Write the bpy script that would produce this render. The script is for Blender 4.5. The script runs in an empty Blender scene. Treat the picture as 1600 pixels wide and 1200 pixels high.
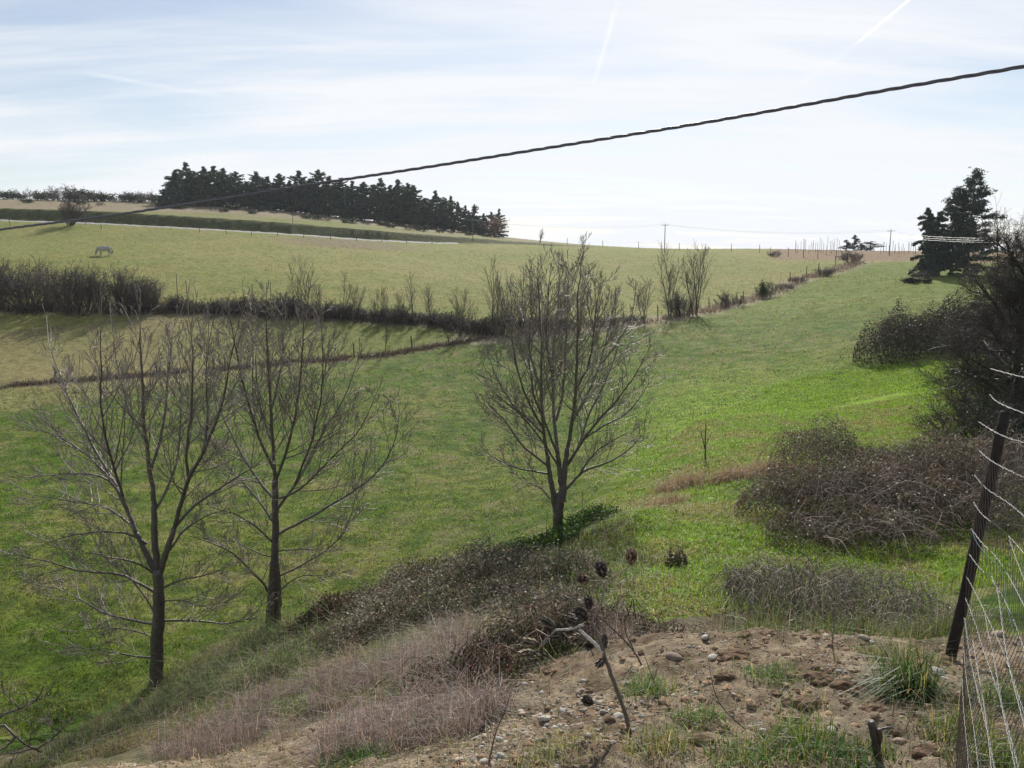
import bpy, math, random
import numpy as np
from mathutils import Vector

R = math.radians
rng = np.random.default_rng(7)
random.seed(7)

# ------------------------------------------------------------------ camera, sky, sun, exposure
scene = bpy.context.scene
COL = scene.collection
F = 1256.0                       # focal length in photograph pixels (1600 wide)
PITCH = math.atan(200 / F)       # looking a little down
cam_d = bpy.data.cameras.new("camera")
cam = bpy.data.objects.new("camera", cam_d)
COL.objects.link(cam)
cam_d.sensor_width = 36
cam_d.lens = 36 * F / 1600
cam_d.clip_start = 0.05
cam_d.clip_end = 6000
cam.location = (0, 0, 0)
cam.rotation_euler = (R(90) - PITCH, 0, 0)
scene.camera = cam
scene.view_settings.view_transform = 'Standard'
scene.view_settings.look = 'None'
scene.view_settings.exposure = 0.22
scene.view_settings.gamma = 1
scene.render.engine = 'CYCLES'
scene.cycles.max_bounces = 6
scene.cycles.transparent_max_bounces = 6
scene.cycles.use_denoising = True

SUN_AZ = R(8)                    # to the right of straight ahead
SUN_EL = R(36)
sd = bpy.data.lights.new("sun", 'SUN')
sd.energy = 5.0
sd.angle = R(0.5)
sd.color = (1.0, 0.95, 0.87)
sun = bpy.data.objects.new("sun", sd)
COL.objects.link(sun)
sdir = Vector((math.sin(SUN_AZ) * math.cos(SUN_EL), math.cos(SUN_AZ) * math.cos(SUN_EL), math.sin(SUN_EL)))
sun.rotation_euler = sdir.to_track_quat('Z', 'Y').to_euler()
sun.location = (5, 20, 40)

world = bpy.data.worlds.new("World")
scene.world = world
world.use_nodes = True
wn = world.node_tree
wn.nodes.clear()


class NT:
    """tiny node helper"""
    def __init__(s, tree):
        s.t = tree

    def n(s, kind, **kw):
        nd = s.t.nodes.new(kind)
        for k, v in kw.items():
            if k.startswith('i_'):
                nd.inputs[k[2:].replace('_', ' ')].default_value = v
            else:
                setattr(nd, k, v)
        return nd

    def l(s, a, b):
        s.t.links.new(a, b)

    def math(s, op, a, b=None, c=None, clamp=False):
        nd = s.t.nodes.new('ShaderNodeMath')
        nd.operation = op
        nd.use_clamp = clamp
        for i, v in enumerate((a, b, c)):
            if v is None:
                continue
            if hasattr(v, 'is_linked'):
                s.l(v, nd.inputs[i])
            else:
                nd.inputs[i].default_value = v
        return nd.outputs[0]

    def ramp(s, fac, stops):
        nd = s.t.nodes.new('ShaderNodeMapRange')
        nd.interpolation_type = 'SMOOTHSTEP'
        s.l(fac, nd.inputs[0])
        for i, v in enumerate(stops):
            nd.inputs[1 + i].default_value = v
        return nd.outputs[0]

    def mix(s, fac, a, b, blend='MIX'):
        nd = s.t.nodes.new('ShaderNodeMix')
        nd.data_type = 'RGBA'
        nd.blend_type = blend
        for i, v in ((0, fac), (6, a), (7, b)):
            if hasattr(v, 'is_linked'):
                s.l(v, nd.inputs[i])
            else:
                nd.inputs[i].default_value = v if i == 0 else (tuple(v) + (1,) if len(v) == 3 else v)
        return nd.outputs[2]


def px_dir(u, v):
    """direction of a photograph pixel seen from the origin"""
    a = (u - 800) / F
    b = (600 - v) / F
    c, s_ = math.cos(PITCH), math.sin(PITCH)
    return np.array([a, c + b * s_, -s_ + b * c])


w = NT(wn)
sky = w.n('ShaderNodeTexSky', sky_type='NISHITA', sun_disc=False, sun_elevation=SUN_EL, sun_rotation=SUN_AZ,
          altitude=300, air_density=1.0, dust_density=0.5, ozone_density=1.3)
tc = w.n('ShaderNodeTexCoord')
sep = w.n('ShaderNodeSeparateXYZ')
w.l(tc.outputs['Generated'], sep.inputs[0])
zc = w.math('MAXIMUM', sep.outputs[2], 0.0)
den = w.math('ADD', zc, 0.16)
cx = w.math('DIVIDE', sep.outputs[0], den)
cy = w.math('DIVIDE', sep.outputs[1], den)
cmb = w.n('ShaderNodeCombineXYZ')
w.l(cx, cmb.inputs[0])
w.l(cy, cmb.inputs[1])
mp = w.n('ShaderNodeMapping')
mp.inputs['Rotation'].default_value = (0, 0, R(-10))
mp.inputs['Scale'].default_value = (0.42, 1.15, 1)
mp.inputs['Location'].default_value = (0.35, 0.2, 0)
w.l(cmb.outputs[0], mp.inputs[0])
n1 = w.n('ShaderNodeTexNoise', i_Scale=1.25, i_Detail=7.0, i_Roughness=0.55, i_Distortion=0.5)
w.l(mp.outputs[0], n1.inputs['Vector'])
mp2 = w.n('ShaderNodeMapping')
mp2.inputs['Rotation'].default_value = (0, 0, R(22))
mp2.inputs['Scale'].default_value = (0.5, 3.2, 1)
w.l(cmb.outputs[0], mp2.inputs[0])
n2 = w.n('ShaderNodeTexNoise', i_Scale=1.6, i_Detail=8.0, i_Roughness=0.6, i_Distortion=0.3)
w.l(mp2.outputs[0], n2.inputs['Vector'])
c1 = w.ramp(n1.outputs['Fac'], (0.36, 0.66, 0.0, 1.0))
c2 = w.ramp(n2.outputs['Fac'], (0.40, 0.72, 0.0, 1.0))
cl = w.math('ADD', w.math('MULTIPLY', c1, 0.52), w.math('MULTIPLY', c2, 0.34))
# veil of cirrus thicker low down and towards the sun
low = w.ramp(sep.outputs[2], (0.0, 0.40, 1.0, 0.0))
dotn = w.n('ShaderNodeVectorMath', operation='DOT_PRODUCT')
w.l(tc.outputs['Generated'], dotn.inputs[0])
gd = px_dir(880, 330)
gd = gd / np.linalg.norm(gd)
dotn.inputs[1].default_value = tuple(gd)
glow = w.ramp(dotn.outputs['Value'], (0.82, 1.0, 0.0, 1.0))
veil = w.math('ADD', w.math('MULTIPLY', low, 0.40), w.math('MULTIPLY', glow, 0.30))
fac = w.math('ADD', cl, veil, clamp=True)


def trail(p0, p1, width, strength, scale):
    """a condensation trail along a great circle of the sky"""
    a, b = px_dir(*p0), px_dir(*p1)
    a /= np.linalg.norm(a)
    b /= np.linalg.norm(b)
    nrm = np.cross(a, b)
    nrm /= np.linalg.norm(nrm)
    mid = (a + b) / np.linalg.norm(a + b)
    cosm = float(np.dot(mid, a))
    d1 = w.n('ShaderNodeVectorMath', operation='DOT_PRODUCT')
    w.l(tc.outputs['Generated'], d1.inputs[0])
    d1.inputs[1].default_value = tuple(nrm)
    d2 = w.n('ShaderNodeVectorMath', operation='DOT_PRODUCT')
    w.l(tc.outputs['Generated'], d2.inputs[0])
    d2.inputs[1].default_value = tuple(mid)
    nz = w.n('ShaderNodeTexNoise', i_Scale=scale, i_Detail=4.0)
    w.l(tc.outputs['Generated'], nz.inputs['Vector'])
    off = w.math('MULTIPLY', w.math('SUBTRACT', nz.outputs['Fac'], 0.5), width * 1.5)
    dist = w.math('ABSOLUTE', w.math('ADD', d1.outputs['Value'], off))
    line = w.ramp(dist, (0.0, width, 1.0, 0.0))
    ends = w.ramp(d2.outputs['Value'], (cosm, cosm + (1 - cosm) * 0.6, 0.0, 1.0))
    brk = w.ramp(nz.outputs['Fac'], (0.3, 0.6, 0.3, 1.0))
    return w.math('MULTIPLY', w.math('MULTIPLY', w.math('MULTIPLY', line, ends), brk), strength)


trails = None
for t in (((1436, -14), (1330, 75), 0.0026, 1.0, 30), ((1335, 70), (1240, 138), 0.006, 0.16, 18), ((968, -10), (925, 140), 0.0045, .38, 20),
          ((120, 112), (360, 152), 0.004, .3, 16)):
    trails = trail(*t) if trails is None else w.math('ADD', trails, trail(*t), clamp=True)
white = w.n('ShaderNodeRGB')
white.outputs[0].default_value = (9.5, 9.75, 10.15, 1)
skyc = w.mix(trails, w.mix(fac, sky.outputs[0], white.outputs[0]), (11.0, 11.1, 11.3))
bg = w.n('ShaderNodeBackground')
bg.inputs['Strength'].default_value = 0.0835
w.l(skyc, bg.inputs['Color'])
wo = w.n('ShaderNodeOutputWorld')
w.l(bg.outputs[0], wo.inputs['Surface'])

# ------------------------------------------------------------------ object helpers
ORD = ("first second third fourth fifth sixth seventh eighth ninth tenth eleventh twelfth thirteenth fourteenth "
       "fifteenth sixteenth seventeenth eighteenth nineteenth twentieth twenty-first twenty-second twenty-third "
       "twenty-fourth twenty-fifth twenty-sixth twenty-seventh twenty-eighth twenty-ninth thirtieth thirty-first "
       "thirty-second thirty-third thirty-fourth thirty-fifth thirty-sixth thirty-seventh thirty-eighth thirty-ninth "
       "fortieth forty-first forty-second forty-third forty-fourth forty-fifth forty-sixth forty-seventh forty-eighth").split()


def tag(o, label=None, cat=None, group=None, kind=None):
    if label:
        o['label'] = label
    if cat:
        o['category'] = cat
    if group:
        o['group'] = group
    if kind:
        o['kind'] = kind
    return o


def thing(name, label, cat, loc=(0, 0, 0), rotz=0.0, group=None, scale=1.0):
    o = bpy.data.objects.new(name, None)
    o.empty_display_size = 0.2
    COL.objects.link(o)
    o.location = loc
    o.rotation_euler = (0, 0, rotz)
    o.scale = (scale,) * 3 if np.isscalar(scale) else scale
    return tag(o, label, cat, group)


def dup(root, loc, rotz=0.0, scale=1.0, label=None, cat=None, group=None):
    r = root.copy()
    COL.objects.link(r)
    r.location = loc
    r.rotation_euler = (0, 0, rotz)
    r.scale = (scale,) * 3 if np.isscalar(scale) else scale
    tag(r, label, cat, group)
    if group is None and 'group' in r:
        del r['group']
    for ch in list(root.children):
        c = ch.copy()
        COL.objects.link(c)
        c.parent = r
        for g in list(ch.children):
            d = g.copy()
            COL.objects.link(d)
            d.parent = c
    return r


class MB:
    """collects triangles and quads with a colour per vertex, then links ONE mesh object"""
    def __init__(s):
        s.v, s.c, s.q, s.t, s.n = [], [], [], [], 0

    def add(s, v, quads=None, tris=None, col=(1, 1, 1)):
        v = np.asarray(v, float).reshape(-1, 3)
        c = np.asarray(col, float)
        if c.ndim == 1:
            c = np.tile(c[:3], (len(v), 1))
        s.v.append(v)
        s.c.append(c[:, :3])
        if quads is not None and len(quads):
            s.q.append(np.asarray(quads, np.int64).reshape(-1, 4) + s.n)
        if tris is not None and len(tris):
            s.t.append(np.asarray(tris, np.int64).reshape(-1, 3) + s.n)
        s.n += len(v)

    def mesh(s, name, mat=None, smooth=True):
        me = bpy.data.meshes.new(name)
        if not s.v:
            return me
        v = np.concatenate(s.v)
        c = np.concatenate(s.c)
        q = np.concatenate(s.q) if s.q else np.zeros((0, 4), np.int64)
        t = np.concatenate(s.t) if s.t else np.zeros((0, 3), np.int64)
        me.vertices.add(len(v))
        me.vertices.foreach_set('co', v.astype(np.float32).ravel())
        lv = np.concatenate([q.ravel(), t.ravel()]).astype(np.int32)
        me.loops.add(len(lv))
        me.loops.foreach_set('vertex_index', lv)
        ls = np.concatenate([np.arange(len(q)) * 4, len(q) * 4 + np.arange(len(t)) * 3]).astype(np.int32)
        me.polygons.add(len(ls))
        me.polygons.foreach_set('loop_start', ls)
        me.polygons.foreach_set('use_smooth', np.full(len(ls), bool(smooth)))
        me.update(calc_edges=True)
        at = me.color_attributes.new('Col', 'FLOAT_COLOR', 'POINT')
        at.data.foreach_set('color', np.hstack([c, np.ones((len(c), 1))]).astype(np.float32).ravel())
        if mat:
            me.materials.append(mat)
        return me

    def build(s, name, mat, parent=None, smooth=True):
        o = bpy.data.objects.new(name, s.mesh(name, mat, smooth))
        COL.objects.link(o)
        if parent is not None:
            o.parent = parent
        return o


def norm(a):
    return a / (np.linalg.norm(a, axis=-1, keepdims=True) + 1e-12)


def tubes(mb, paths, sides=5, col=(1, 1, 1), cap=True):
    """paths: list of (points (n,3), radii (n,)[, colour]); grouped by length and built at once"""
    groups = {}
    for p in paths:
        groups.setdefault(len(p[0]), []).append(p)
    for n, ps in groups.items():
        P = np.stack([np.asarray(p[0], float) for p in ps])
        Rr = np.stack([np.asarray(p[1], float) for p in ps])
        T = norm(np.gradient(P, axis=1))
        ref = np.where(np.abs(T[:, :1, 2:3]) > 0.8, np.array([[[1.0, 0.1, 0]]]), np.array([[[0.05, 0.1, 1.0]]]))
        A = norm(np.cross(T, ref))
        B = np.cross(T, A)
        ang = np.arange(sides) * 2 * math.pi / sides
        V = P[:, :, None, :] + Rr[:, :, None, None] * (np.cos(ang)[None, None, :, None] * A[:, :, None, :] + np.sin(ang)[None, None, :, None] * B[:, :, None, :])
        m = len(ps)
        idx = np.arange(m * n * sides).reshape(m, n, sides)
        a = idx[:, :-1, :]
        b = np.roll(a, -1, axis=2)
        c = idx[:, 1:, :]
        d = np.roll(c, -1, axis=2)
        q = np.stack([a, b, d, c], -1).reshape(-1, 4)
        tr = None
        if cap and sides == 3:
            tr = idx[:, -1, :].reshape(-1, 3)
        if len(ps[0]) > 2:
            C = np.stack([np.asarray(p[2], float) for p in ps])
            cc = np.repeat(C, n * sides, axis=0)
        else:
            cc = col
        mb.add(V.reshape(-1, 3), q, tr, cc)
        if cap and sides > 3:
            end = idx[:, -1, :]
            ctr = P[:, -1, :]
            base = mb.n
            mb.add(ctr, None, None, C if len(ps[0]) > 2 else col)
            off = base - m * n * sides
            fans = []
            for k in range(sides):
                fans.append(np.stack([end[:, k] + off, end[:, (k + 1) % sides] + off, np.arange(m) + base], -1))
            mb.t.append(np.concatenate(fans))


def leaves(mb, ctr, size, col, flat=0.0, aspect=0.55, r=rng):
    """one folded four-cornered leaf per centre, random direction"""
    n = len(ctr)
    size = np.broadcast_to(size, (n,))[:, None]
    d = norm(r.normal(size=(n, 3)) * np.array([1, 1, 1 - flat * 0.8]))
    u = norm(r.normal(size=(n, 3)) * np.array([0.6, 0.6, 0.3]) + np.array([0, 0, 0.2 + flat]))
    s = norm(np.cross(d, u))
    u = np.cross(s, d)
    b = ctr - d * size * 0.5
    t = ctr + d * size * 0.5
    l_ = ctr + s * size * aspect * 0.5 + u * size * 0.12
    r_ = ctr - s * size * aspect * 0.5 + u * size * 0.12
    V = np.stack([b, r_, t, l_], 1).reshape(-1, 3)
    mb.add(V, np.arange(4 * n).reshape(-1, 4), None, np.repeat(col, 4, axis=0) if np.ndim(col) == 2 else col)


def blades(mb, base, h, wid, lean, col, r=rng, bend=0.5, tipcol=1.25):
    """grass blades: a quad and a tip triangle each"""
    n = len(base)
    h = np.broadcast_to(h, (n,))[:, None]
    wid = np.broadcast_to(wid, (n,))[:, None]
    a = r.uniform(0, 2 * math.pi, n)
    dirs = np.stack([np.cos(a), np.sin(a), np.zeros(n)], 1)
    side = np.stack([-np.sin(a), np.cos(a), np.zeros(n)], 1)
    tw = r.uniform(-0.9, 0.9, (n, 1))
    side = norm(side + dirs * tw)
    ln = np.abs(r.normal(0, 1, (n, 1))) * lean
    up = np.array([[0, 0, 1.0]])
    m = base + up * h * 0.55 + dirs * h * ln * 0.35
    t = base + up * h * np.maximum(0.25, 1 - ln * bend) + dirs * h * ln
    V = np.stack([base - side * wid * .5, base + side * wid * .5, m + side * wid * .4, m - side * wid * .4, t], 1).reshape(-1, 3)
    i = np.arange(n)[:, None] * 5
    q = i + np.array([[0, 1, 2, 3]])
    tr = i + np.array([[3, 2, 4]])
    c = np.repeat(np.asarray(col), 5, axis=0) if np.ndim(col) == 2 else np.tile(col, (5 * n, 1))
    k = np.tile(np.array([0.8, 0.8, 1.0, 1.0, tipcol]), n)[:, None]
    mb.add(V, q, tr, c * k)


def jit(col, n, amt=0.25, hue=0.1, r=rng):
    k = np.exp(r.normal(0, amt, (n, 1)))
    h = 1 + r.normal(0, hue, (n, 3))
    return np.clip(np.asarray(col)[None, :] * k * h, 0.002, 0.95)


# ------------------------------------------------------------------ materials
def plain(name, col=None, rough=0.8, spec=0.3, trans=0.0, noise=0.0, nscale=20.0, bump=0.0, metal=0.0, transcol=None, vc=True):
    m = bpy.data.materials.new(name)
    m.use_nodes = True
    t = m.node_tree
    t.nodes.clear()
    k = NT(t)
    out = k.n('ShaderNodeOutputMaterial')
    bs = k.n('ShaderNodeBsdfPrincipled')
    bs.inputs['Roughness'].default_value = rough
    bs.inputs['Specular IOR Level'].default_value = spec
    bs.inputs['Metallic'].default_value = metal
    if vc:
        at = k.n('ShaderNodeVertexColor', layer_name='Col')
        c = at.outputs['Color']
        if col is not None:
            c = k.mix(1.0, c, col, 'MULTIPLY')
    else:
        rg = k.n('ShaderNodeRGB')
        rg.outputs[0].default_value = tuple(col) + (1,)
        c = rg.outputs[0]
    if noise > 0 or bump > 0:
        tcn = k.n('ShaderNodeTexCoord')
        nz = k.n('ShaderNodeTexNoise', i_Scale=nscale, i_Detail=6.0, i_Roughness=0.65)
        k.l(tcn.outputs['Object'], nz.inputs['Vector'])
        if noise > 0:
            f = k.ramp(nz.outputs['Fac'], (0.25, 0.75, 1 - noise, 1 + noise))
            gm = k.n('ShaderNodeCombineXYZ')
            for i in range(3):
                k.l(f, gm.inputs[i])
            c = k.mix(1.0, c, gm.outputs[0], 'MULTIPLY')
        if bump > 0:
            bp = k.n('ShaderNodeBump', i_Strength=min(1, bump), i_Distance=0.02)
            k.l(nz.outputs['Fac'], bp.inputs['Height'])
            k.l(bp.outputs[0], bs.inputs['Normal'])
    k.l(c, bs.inputs['Base Color'])
    if trans > 0:
        tr = k.n('ShaderNodeBsdfTranslucent')
        tcx = k.mix(1.0, c, transcol or (1.2, 1.2, 0.7), 'MULTIPLY')
        k.l(tcx, tr.inputs['Color'])
        mx = k.n('ShaderNodeMixShader')
        mx.inputs[0].default_value = trans
        k.l(bs.outputs[0], mx.inputs[1])
        k.l(tr.outputs[0], mx.inputs[2])
        k.l(mx.outputs[0], out.inputs['Surface'])
    else:
        k.l(bs.outputs[0], out.inputs['Surface'])
    return m


M = dict(
    bark=plain('bark', rough=0.5, spec=0.5, noise=0.45, nscale=14, bump=0.6),
    twig=plain('twig', rough=0.5, spec=0.45),
    farwood=plain('far_wood', rough=0.7, spec=0.3),
    grass=plain('grass_blade', rough=0.5, spec=0.35, trans=0.5, transcol=(1.2, 1.22, 0.65)),
    dry=plain('dry_grass', rough=0.6, spec=0.3, trans=0.35, transcol=(1.1, 1.0, 0.9)),
    leaf=plain('bramble_leaf', rough=0.5, spec=0.25, trans=0.3, transcol=(1.1, 1.1, .8)),
    needle=plain('needle', rough=0.6, spec=0.3, trans=0.12),
    stone=plain('stone', rough=0.75, spec=0.3, noise=0.25, nscale=40, bump=0.3),
    soil=plain('soil', rough=0.95, spec=0.1, noise=0.4, nscale=30, bump=0.8),
    post=plain('weathered_post', rough=0.85, spec=0.2, noise=0.4, nscale=18, bump=0.5),
    wire=plain('galvanised_wire', rough=0.38, spec=0.5, metal=0.35),
    rust=plain('dull_wire', rough=0.6, spec=0.3, metal=0.3),
    cable=plain('cable_sheath', rough=0.42, spec=0.5),
    concrete=plain('concrete_pole', rough=0.85, spec=0.2, noise=0.15, nscale=8),
    thistle=plain('dry_stalk', rough=0.55, spec=0.35, noise=0.3, nscale=60, bump=0.3),
    bract=plain('dry_bract', rough=0.7, spec=0.25, noise=0.3, nscale=80),
    coat=plain('horse_coat', rough=0.7, spec=0.2, noise=0.12, nscale=6, vc=False, col=(0.36, 0.335, 0.30)),
    hair=plain('horse_hair', rough=0.7, spec=0.2, vc=False, col=(0.10, 0.09, 0.08)),
    road=plain('road_surface', rough=0.9, spec=0.2, noise=0.15, nscale=3),
)

# ------------------------------------------------------------------ terrain
def at(u, v, Y):
    d = px_dir(u, v)
    return d * (Y / d[1])


ROAD_PX = [(-260, 331, 158), (0, 344, 165), (150, 349, 166), (300, 357, 166), (450, 366, 168), (590, 376, 171), (690, 380, 174), (790, 382, 178), (900, 386, 182), (1000, 389, 188)]
ROAD = np.array([at(*p) for p in ROAD_PX])
ROAD_PHI = np.arctan2(ROAD[:, 0], ROAD[:, 1])
ROAD_R = np.hypot(ROAD[:, 0], ROAD[:, 1])
BANK_H = np.array([2.5, 2.3, 2.2, 2.1, 2.0, 1.8, 1.3, 0.6, 0.15, 0.0])


def sstep(a, b, x):
    t = np.clip((x - a) / (b - a), 0, 1)
    return t * t * (3 - 2 * t)


def bank_add(phi, r):
    rr = np.interp(phi, ROAD_PHI, ROAD_R, left=ROAD_R[0], right=ROAD_R[-1])
    h = np.interp(phi, ROAD_PHI, BANK_H, left=2.5, right=0)
    return h * sstep(1.9, 4.2, r - rr)


CP = [at(*p) for p in [
    # gravel terrace and its slope
    (800, 1190, 3.9), (550, 1195, 5.0), (300, 1195, 7.6), (985, 1145, 4.3), (1300, 1190, 3.8), (1550, 1190, 3.7),
    (1485, 1025, 5.7), (1250, 992, 6.6), (1050, 995, 6.7), (1580, 995, 6.3), (880, 1060, 6.0), (700, 1130, 5.7),
    (600, 1080, 8.0), (450, 1110, 9.0), (740, 1000, 9.0), (300, 1110, 13), (420, 1050, 13), (600, 1000, 12.5),
    (700, 940, 15), (880, 960, 11), (900, 900, 15), (100, 1195, 12.5),
    # lower green shelf
    (1100, 945, 12), (1100, 900, 14), (1300, 900, 14.2), (1450, 900, 14), (1000, 900, 14), (1000, 800, 20), (1200, 800, 20),
    (1450, 800, 19), (1100, 700, 31), (1300, 690, 31), (1450, 680, 29), (1600, 680, 28), (1750, 700, 26), (872, 845, 22.5),
    # foot of the bank
    (1090, 655, 40), (1000, 715, 34), (900, 795, 28.5), (700, 900, 23), (500, 965, 21), (425, 980, 19.8), (245, 1065, 18), (80, 1170, 15.5),
    # big green field
    (50, 1000, 20.5), (300, 800, 33), (50, 800, 32), (600, 700, 45), (300, 700, 45), (0, 700, 45), (600, 800, 32), (900, 700, 42),
    (600, 620, 60), (300, 630, 58), (0, 640, 54), (900, 600, 62), (1100, 600, 56), (1300, 640, 42), (1450, 620, 40), (1300, 540, 64),
    (1100, 560, 68), (1400, 572, 53), (1550, 560, 50), (1300, 480, 86), (1300, 440, 112), (1450, 450, 100), (1340, 412, 140), (1450, 418, 130),
    (-200, 700, 45), (-200, 900, 24), (1800, 600, 40), (1800, 450, 100),
    # fence lines
    (1000, 505, 88), (1100, 488, 95), (1200, 460, 110), (1300, 425, 130), (750, 530, 80), (600, 555, 74), (300, 580, 68), (0, 605, 61),
    (-200, 620, 58), (100, 540, 75), (50, 482, 88), (300, 486, 88), (560, 497, 87), (700, 505, 87), (163, 400, 120), (300, 400, 124),
    (600, 450, 104), (800, 450, 108), (900, 420, 140), (600, 400, 140), (300, 372, 152), (0, 372, 146), (-250, 360, 140), (-250, 480, 85),
    (1200, 420, 138), (1250, 402, 165), (1400, 402, 165), (1550, 402, 160),
] + ROAD_PX]
CP += [np.array([x * y / F, y, z]) for x, y, z in [
    (250, 9, -4.95), (500, 9, -4.95), (700, 9, -4.95), (950, 9, -4.9), (120, 8.6, -4.35),
    (-400, 3.5, -2.6), (0, 2.0, -2.3), (800, 2.0, -2.3), (-800, 2.0, -2.5), (0, 0.9, -2.2), (-1200, 1.2, -2.4), (1200, 1.2, -2.3),
    (-900, 12, -8.5), (-1100, 30, -11), (-900, 6, -4.2)]]
UP = [at(*p) for p in [(0, 311, 232), (150, 314, 230), (-250, 300, 225), (300, 322, 215), (450, 331, 215), (600, 350, 220), (700, 361, 225), (780, 372, 230),
                       (900, 383, 235), (1035, 389, 212), (1200, 389, 200), (1300, 391, 200), (1400, 393, 200), (1550, 393, 200), (1750, 395, 200),
                       (0, 327, 180), (300, 336, 182), (600, 358, 186)]]
UP += [np.array([(u - 800) / F * 256, 256, 256 * k]) for u, k in ((300, .0635), (400, .0585), (500, .0490), (600, .0405), (700, .0330), (760, .026))]
UP += [np.array([x * y / F, y, z]) for x, y, z in [(-1100, 420, 10), (-800, 420, 10), (-400, 420, 8), (0, 420, 2), (200, 420, -2), (700, 420, -4), (1100, 420, -4),
                                                   (-1100, 1500, -10), (-400, 1500, -14), (200, 1500, -16), (900, 1500, -18)]]
for p in UP:
    p[2] -= bank_add(np.array([math.atan2(p[0], p[1])]), np.array([math.hypot(p[0], p[1])]))[0]
CP = np.array(CP + UP)
cphi = np.arctan2(CP[:, 0], CP[:, 1])
cl_ = np.log(np.hypot(CP[:, 0], CP[:, 1]))


def tpsk(d2):
    return 0.5 * d2 * np.log(d2 + 1e-9)


def _solve():
    n = len(CP)
    d2 = (cphi[:, None] - cphi[None]) ** 2 + (cl_[:, None] - cl_[None]) ** 2
    K = tpsk(d2) + np.eye(n) * 4e-4
    Pm = np.stack([np.ones(n), cphi, cl_], 1)
    A = np.block([[K, Pm], [Pm.T, np.zeros((3, 3))]])
    return np.linalg.solve(A, np.concatenate([CP[:, 2], np.zeros(3)]))


TW = _solve()
PERM = np.random.default_rng(3).random((256, 256))


def vnoise(x, y):
    xi, yi = np.floor(x).astype(int), np.floor(y).astype(int)
    fx, fy = x - xi, y - yi
    fx, fy = fx * fx * (3 - 2 * fx), fy * fy * (3 - 2 * fy)
    g = lambda a, b: PERM[a & 255, b & 255]
    return (g(xi, yi) * (1 - fx) + g(xi + 1, yi) * fx) * (1 - fy) + (g(xi, yi + 1) * (1 - fx) + g(xi + 1, yi + 1) * fx) * fy


def fbm(x, y, o=4):
    s, a, t = 0, 0.5, 0
    for i in range(o):
        s = s + a * vnoise(x * 2 ** i + 17.3 * i, y * 2 ** i + 5.1 * i)
        t += a
        a *= 0.55
    return s / t


def gz(X, Y):
    X, Y = np.broadcast_arrays(np.asarray(X, float), np.asarray(Y, float))
    sh = X.shape
    X, Y = X.ravel(), Y.ravel()
    out = np.empty(len(X))
    for i in range(0, len(X), 40000):
        x, y = X[i:i + 40000], Y[i:i + 40000]
        r = np.hypot(x, y) + 1e-6
        ph, l = np.arctan2(x, y), np.log(r)
        d2 = (ph[:, None] - cphi[None]) ** 2 + (l[:, None] - cl_[None]) ** 2
        z = tpsk(d2) @ TW[:-3] + TW[-3] + TW[-2] * ph + TW[-1] * l
        z += bank_add(ph, r)
        # tussocks and clods
        amp = np.interp(r, [2, 6, 10, 25, 60, 150, 300], [.05, .09, .16, .14, .16, .3, .3])
        z += amp * (fbm(x * 1.1, y * 1.1, 3) - .5) + np.interp(r, [2, 8, 15, 40, 90], [.08, .08, .11, .10, 0.03]) * (fbm(x * 4.3 + 9, y * 4.3, 2) - .5)
        z += np.interp(r, [3, 7, 10, 12], [.09, .09, .0, 0]) * (fbm(x * 9 + 3, y * 9, 3) - .5)
        out[i:i + 40000] = z
    return out.reshape(sh)


def hit(u, v, rmin=1.5, rmax=320):
    """where the ray through a photograph pixel meets the ground"""
    d = px_dir(u, v)
    d = d / math.hypot(d[0], d[1])
    t = np.exp(np.linspace(math.log(rmin), math.log(rmax), 900))
    g = gz(d[0] * t, d[1] * t)
    below = np.nonzero(d[2] * t < g)[0]
    if len(below) == 0:
        i = int(np.argmax(g / t))            # the skyline of that column
        return np.array([d[0] * t[i], d[1] * t[i], g[i]])
    i = below[0]
    tt = np.linspace(t[max(0, i - 1)], t[i], 30)
    gg = gz(d[0] * tt, d[1] * tt)
    j = np.nonzero(d[2] * tt <= gg)[0]
    j = j[0] if len(j) else 29
    return np.array([d[0] * tt[j], d[1] * tt[j], gg[j]])


def on(x, y):
    return np.array([x, y, float(gz(np.array([x]), np.array([y]))[0])])


def inpoly(X, Y, poly):
    poly = np.asarray(poly)
    c = np.zeros(X.shape, bool)
    n = len(poly)
    for i in range(n):
        x1, y1 = poly[i][:2]
        x2, y2 = poly[(i + 1) % n][:2]
        cond = ((y1 > Y) != (y2 > Y)) & (X < (x2 - x1) * (Y - y1) / (y2 - y1 + 1e-12) + x1)
        c ^= cond
    return c


def wpoly(px):
    return np.array([hit(*p) for p in px])


def project(P):
    c, s = math.cos(PITCH), math.sin(PITCH)
    dep = P[:, 1] * c - P[:, 2] * s
    up = P[:, 1] * s + P[:, 2] * c
    return 800 + F * P[:, 0] / dep, 600 - F * up / dep


def polydist(X, Y, line):
    """distance to a polyline in plan"""
    best = np.full(X.shape, 1e9)
    for a, b in zip(line[:-1], line[1:]):
        ab = b[:2] - a[:2]
        t = np.clip(((X - a[0]) * ab[0] + (Y - a[1]) * ab[1]) / (ab @ ab), 0, 1)
        best = np.minimum(best, np.hypot(X - a[0] - t * ab[0], Y - a[1] - t * ab[1]))
    return best


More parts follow.
